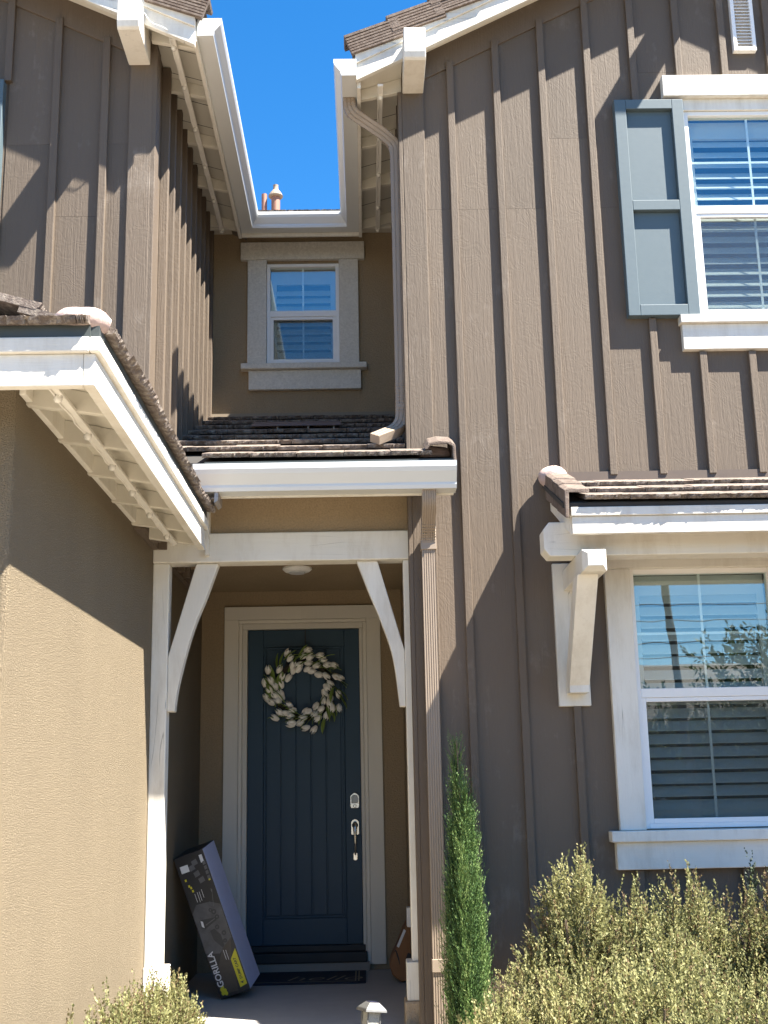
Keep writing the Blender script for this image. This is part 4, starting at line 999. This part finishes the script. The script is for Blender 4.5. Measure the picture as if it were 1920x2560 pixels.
# ------------------------------------------------------------------ plants
def leaf_cloud(name, parent, m, base_p, dirs, lens, rng, per, leaf, wid, spread, tones, tip=0.0, stem=0.0):
    """sprigs: base points, directions, lengths; 'per' narrow leaves spiralling up each sprig"""
    n = len(base_p); t = (np.arange(per)[None,:]+rng.random((n,per)))/per
    P = base_p[:,None,:]+dirs[:,None,:]*(lens[:,None]*t)[:,:,None]
    ref = np.where(np.abs(dirs[:,2:3]) < 0.9, np.array([[0,0,1.]]), np.array([[1.,0,0]]))
    s1 = np.cross(dirs,ref); s1 /= np.linalg.norm(s1,axis=1,keepdims=True); s2 = np.cross(dirs,s1)
    a = rng.random((n,per))*2*np.pi
    o = s1[:,None,:]*np.cos(a)[:,:,None]+s2[:,None,:]*np.sin(a)[:,:,None]
    sp = spread*(1-0.55*t)*(0.7+0.6*rng.random((n,per)))
    D = dirs[:,None,:]*np.cos(sp)[:,:,None]+o*np.sin(sp)[:,:,None]
    D += rng.normal(size=D.shape)*0.12; D /= np.linalg.norm(D,axis=2,keepdims=True)
    S = np.cross(D,o+rng.normal(size=D.shape)*0.5); S /= np.linalg.norm(S,axis=2,keepdims=True)+1e-9
    L = leaf*(0.65+0.7*rng.random((n,per)))*(1-tip*t); W = wid*(0.7+0.6*rng.random((n,per)))
    v0 = P; v1 = P+D*(L*0.5)[:,:,None]+S*W[:,:,None]; v2 = P+D*L[:,:,None]; v3 = P+D*(L*0.5)[:,:,None]-S*W[:,:,None]
    V = np.stack([v0,v1,v2,v3],2).reshape(-1,3); q = len(V)//4
    tone = np.clip(tones[:,None]+rng.normal(size=(n,per))*0.10,0,1).reshape(-1)
    F4 = np.arange(4*q).reshape(-1,4)
    if stem:
        sv = []; w_ = np.array(s1)*stem
        sv = np.stack([base_p-dirs*0.05-w_,base_p-dirs*0.05+w_,base_p+dirs*lens[:,None]],1).reshape(-1,3)
    c = (V.min(0)+V.max(0))/2
    me = bpy.data.meshes.new(name)
    me.vertices.add(len(V)); me.vertices.foreach_set('co',(V-c).astype(np.float32).ravel())
    me.loops.add(4*q); me.loops.foreach_set('vertex_index',F4.ravel().astype(np.int32))
    me.polygons.add(q); me.polygons.foreach_set('loop_start',np.arange(0,4*q,4,dtype=np.int32)); me.polygons.foreach_set('loop_total',np.full(q,4,dtype=np.int32))
    at = me.attributes.new('tone','FLOAT','FACE'); at.data.foreach_set('value',tone.astype(np.float32))
    me.materials.append(m); me.update(); me.validate()
    return put(name, me, Vector(c), None, parent)
GOLD = leafmat('shrub_leaf', [(0.0,(0.09,0.055,0.032)),(0.2,(0.20,0.145,0.075)),(0.42,(0.17,0.18,0.075)),(0.72,(0.30,0.293,0.125)),(1.0,(0.43,0.39,0.20))], 0.65, 0.35)
STEM = plain('woody_stem', (0.16,0.115,0.075), 0.9, 0, 0.3, 60)
def shrub(label, blobs, n, seed, tone=(0.55,0.2), per=24, leaf=0.023, wid=0.0052, m=GOLD, grp='golden shrubs under the window', length=(0.13,0.30)):
    rng = np.random.default_rng(seed); bl = np.array(blobs, float)      # cx, cy, top z, rx, ry, base z
    root = thing('shrub', (bl[:,0].mean(),bl[:,1].mean(),-0.15), label, 'shrub', grp)
    n = int(n*1.45); bl[:,2] -= 0.045
    area = bl[:,3]*(bl[:,2]-bl[:,5]); pick = rng.choice(len(bl), n, p=area/area.sum()); B = bl[pick]
    th = rng.random(n)*2*np.pi; cz = rng.random(n)**0.8; sr = np.sqrt(1-cz**2*0.98)
    rad = np.where(rng.random(n) < 0.72, 0.86+0.14*rng.random(n), 0.45+0.4*rng.random(n))
    rad *= 1+0.10*np.sin(th*3+seed)+0.08*np.sin(cz*9+th*5)
    hz = (B[:,2]-B[:,5])
    T = np.stack([B[:,0]+B[:,3]*sr*np.cos(th)*rad, B[:,1]+B[:,4]*sr*np.sin(th)*rad, B[:,5]+hz*cz*rad],1)
    out = np.stack([np.cos(th)*sr*0.55,np.sin(th)*sr*0.55,0.55+0.6*cz],1)+rng.normal(size=(n,3))*0.22
    out /= np.linalg.norm(out,axis=1,keepdims=True)
    ln = rng.uniform(length[0],length[1],n); base_ = T-out*ln[:,None]*0.75
    clump = np.sin(T[:,0]*9+seed)+np.sin(T[:,2]*11+T[:,0]*4)+np.sin(T[:,1]*8)
    tn = tone[0]+tone[1]*(rng.normal(size=n)*0.6+0.25*clump); dead = rng.random(n) < 0.10; tn = np.where(dead, tn*0.35, tn)
    leaf_cloud('foliage', root, m, base_, out, ln, rng, per, leaf, wid, 1.0, tn, 0.3)
    b = MB()
    for i in range(44):
        q = bl[i%len(bl)]; a = rng.random()*6.28; r_ = rng.random()*0.6
        b.tube([(q[0]+0.1*math.cos(a),q[1]+0.1*math.sin(a),-0.17),(q[0]+q[3]*r_*math.cos(a)*0.6,q[1]+q[4]*r_*math.sin(a)*0.6,q[5]*0.5+q[2]*0.4),(q[0]+q[3]*r_*math.cos(a),q[1]+q[4]*r_*math.sin(a),q[2]*0.75)],[0.012,0.008,0.003],5)
    b.build('stems', STEM, root)
    return root
shrub('tallest golden-green shrub, left of the lower window sill', [(1.12,6.75,1.02,0.30,0.34,-0.1),(1.42,6.75,0.86,0.26,0.3,-0.1),(0.86,6.62,0.62,0.24,0.28,-0.1)], 2300, 11)
shrub('golden-green shrub directly under the lower window apron', [(1.72,6.78,0.93,0.27,0.3,-0.1),(2.0,6.75,0.84,0.28,0.3,-0.1),(1.55,6.5,0.72,0.3,0.3,-0.1)], 2100, 12, (0.52,0.2))
shrub('browner dry shrub at the right edge below the window', [(2.28,6.62,0.96,0.30,0.34,-0.1),(2.62,6.6,0.9,0.34,0.34,-0.1),(2.15,6.3,0.6,0.25,0.28,-0.1)], 1900, 13, (0.33,0.22))
shrub('low pale golden shrub at the foot of the narrow cypress', [(0.66,5.95,0.50,0.26,0.3,-0.12),(0.92,5.8,0.58,0.30,0.3,-0.12),(0.56,5.8,0.46,0.24,0.25,-0.12)], 2300, 14, (0.60,0.2))
shrub('broad golden shrub in the foreground at the lower right', [(1.25,5.75,0.66,0.36,0.36,-0.12),(1.62,5.7,0.62,0.36,0.36,-0.12),(1.95,5.8,0.58,0.34,0.36,-0.12),(1.35,5.35,0.5,0.35,0.3,-0.12),(1.75,5.3,0.48,0.35,0.3,-0.12)], 3600, 15, (0.58,0.2))
shrub('small golden shrub along the foot of the garage wall', [(-1.13,7.1,0.43,0.25,0.36,-0.12),(-1.16,6.6,0.46,0.21,0.36,-0.12),(-1.19,6.0,0.50,0.18,0.4,-0.12),(-1.2,5.4,0.50,0.17,0.4,-0.12),(-1.22,4.95,0.50,0.15,0.3,-0.12)], 2700, 16, (0.56,0.2), grp='shrubs by the garage')
DGRN = leafmat('dark_sprig_leaf', [(0.0,(0.012,0.02,0.012)),(1.0,(0.05,0.075,0.035))], 0.6, 0.15)
shrub('dark green sprigs standing behind the dry shrub under the window apron', [(2.42,7.30,1.06,0.10,0.12,0.2),(2.25,7.32,0.98,0.05,0.07,0.3),(2.58,7.28,1.03,0.10,0.12,0.2)], 150, 17, (0.5,0.25), m=DGRN)

# narrow cypress
CYP = leafmat('cypress_leaf', [(0.0,(0.016,0.036,0.012)),(0.35,(0.045,0.095,0.028)),(0.7,(0.125,0.21,0.06)),(1.0,(0.24,0.31,0.11))], 0.6, 0.15)
rng = np.random.default_rng(21)
CX = lambda x: 0.555+(x-0.565)*0.82
cy = thing('cypress', (0.57,7.38,-0.15), 'narrow upright green cypress against the brown wall beside the downspout', 'tree')
n = 6200
plumes = [(0.555,7.44,1.66,0.042,0.6),(0.545,7.42,1.50,0.065,0.4),(0.60,7.33,1.42,0.062,-0.1),(0.645,7.37,1.30,0.05,-0.1),(0.505,7.36,1.20,0.055,-0.1),(0.555,7.30,1.08,0.07,-0.15),(0.47,7.36,0.90,0.055,-0.1),(0.665,7.34,0.93,0.06,-0.1),(0.61,7.28,0.80,0.07,-0.15),(0.515,7.28,0.66,0.075,-0.15),(0.68,7.36,0.62,0.055,-0.15),(0.455,7.33,0.5,0.05,-0.15),(0.57,7.25,0.5,0.08,-0.15),(0.575,7.38,1.25,0.09,-0.1)]
pk = np.array(plumes); id_ = rng.choice(len(pk), n, p=(pk[:,2]*pk[:,3])/(pk[:,2]*pk[:,3]).sum()); B = pk[id_]
t = rng.random(n)**0.85; th = rng.random(n)*2*np.pi
prof = np.sin(np.pi*np.clip(0.16+0.84*t,0,1))**0.75*np.where(rng.random(n) < 0.7, 0.8+0.25*rng.random(n), 0.3+0.5*rng.random(n))
T = np.stack([CX(B[:,0])+B[:,3]*0.85*prof*np.cos(th),B[:,1]+B[:,3]*prof*np.sin(th),B[:,4]+(B[:,2]-B[:,4])*t],1)
dd = np.stack([0.34*np.cos(th),0.34*np.sin(th),np.ones(n)],1)+rng.normal(size=(n,3))*0.10; dd /= np.linalg.norm(dd,axis=1,keepdims=True)
leaf_cloud('crown', cy, CYP, T-dd*0.05, dd, rng.uniform(0.05,0.19,n), rng, 18, 0.021, 0.0020, 0.65, 0.56+0.22*rng.normal(size=n)*0.8+0.15*np.sin(T[:,0]*60), 0.3)
MB().tube([(0.57,7.38,-0.2),(0.57,7.38,0.5),(0.56,7.4,1.2),(0.55,7.42,1.7)],[0.02,0.015,0.009,0.003],7).build('trunk', STEM, cy)

# ------------------------------------------------------------------ across the street (seen mirrored in the window panes)
GRN = leafmat('street_tree_leaf', [(0.0,(0.03,0.05,0.015)),(1.0,(0.10,0.13,0.05))], 0.6, 0.25)
def tree(label, x, y, h, r, seed, n=900, trunk_h=1.6):
    rng = np.random.default_rng(seed); root = thing('tree', (x,y,-0.15), label, 'tree', 'trees across the street')
    MB().tube([(x,y,-0.2),(x+0.05,y,trunk_h),(x-0.1,y+0.1,h*0.7)],[0.16,0.11,0.04],8).build('trunk', STEM, root)
    c = rng.normal(size=(n,3)); c /= np.linalg.norm(c,axis=1,keepdims=True); rad = rng.random(n)**0.5*(1+0.25*np.sin(c[:,0]*5+seed)+0.2*np.sin(c[:,2]*7))
    P = np.array([x,y,(h+trunk_h)/2])+c*rad[:,None]*np.array([r,r,(h-trunk_h)/2])
    d = c*0.6+np.array([0,0,0.6])+rng.normal(size=(n,3))*0.4; d /= np.linalg.norm(d,axis=1,keepdims=True)
    leaf_cloud('crown', root, GRN, P, d, rng.uniform(0.3,0.6,n), rng, 14, 0.14, 0.03, 1.1, rng.random(n))
tree('leafy green tree across the street mirrored in the lower window', 11.2, -12, 5.6, 2.4, 31, 1500)
tree('rounded green tree beside the utility pole across the street', 5.0, -14, 3.9, 1.8, 32, 1100, 0.8)
tree('tall loose tree farther along the street behind the viewer', 15.0, -16, 6.5, 2.4, 33)
tree('low spreading tree filling the gap behind the utility pole', 7.6, -15, 3.2, 1.6, 34, 900, 0.5)
tree('broad dark tree in front of the low dark house', 9.4, -15, 3.6, 1.7, 35, 900, 0.5)
rng = np.random.default_rng(40); n = 2600
FP = np.stack([rng.uniform(-30,60,n),rng.uniform(-36,-31,n),-0.2+rng.random(n)**1.3*(4.2+1.6*np.sin(rng.uniform(-30,60,n)))],1)
FP[:,2] = -0.2+rng.random(n)**1.2*(4.6+1.1*np.sin(FP[:,0]*0.55)+0.7*np.sin(FP[:,0]*1.3))
fd = np.array([0,0.2,1.0])+rng.normal(size=(n,3))*0.4; fd /= np.linalg.norm(fd,axis=1,keepdims=True)
ft = leaf_cloud('far_trees', None, GRN, FP, fd, rng.uniform(0.6,1.2,n), rng, 12, 0.55, 0.14, 1.1, rng.random(n))
ft['kind'] = 'stuff'; tag(ft, 'belt of distant green trees beyond the street', 'trees')
UP = plain('pole_wood', (0.11,0.085,0.06), 0.9, 0, 0.25, 30)
pole = thing('utility_pole', (7.35,-12.5,-0.15), 'wooden utility pole with wires across the street', 'utility pole')
MB().tube([(7.6,-12.5,-0.2),(7.35,-12.5,3.0),(7.15,-12.5,6.0),(7.1,-12.5,9.5)],[0.11,0.10,0.09,0.08],12).build('pole', UP, pole)
bx('crossarm', (6.1,8.1,-12.56,-12.44,8.7,8.85), UP, pole)
for i, z in enumerate((4.35,4.7,5.2,5.6,6.3,6.7)):
    MB().tube([(x_,-12.7-0.05*i,z+0.006*(x_-7.1)**2*0.12+0.25*((x_-7.1)/30)) for x_ in np.linspace(-25,40,27)],0.012,5).build('wire', BLACK, pole)
nh = thing('house', (13,-24,-0.15), 'low dark house with gable roof across the street', 'house')
bx('wall', (6.5,20,-28,-22,-0.2,3.0), plain('olive_paint',(0.07,0.065,0.05),0.8), nh)
MB().prism([(-21.4,2.9),(-25,5.4),(-28.6,2.9)],'x',6.0,20.5).build('roof', ROOFU, nh)
for x in (8.5,12.5,16.5):
    ww_ = bx('window', (x,x+1.4,-21.99,-21.93,1.0,2.3), VINYL, nh); bx('pane', (x+0.08,x+1.32,-21.929,-21.92,1.08,2.22), GLASS, ww_)
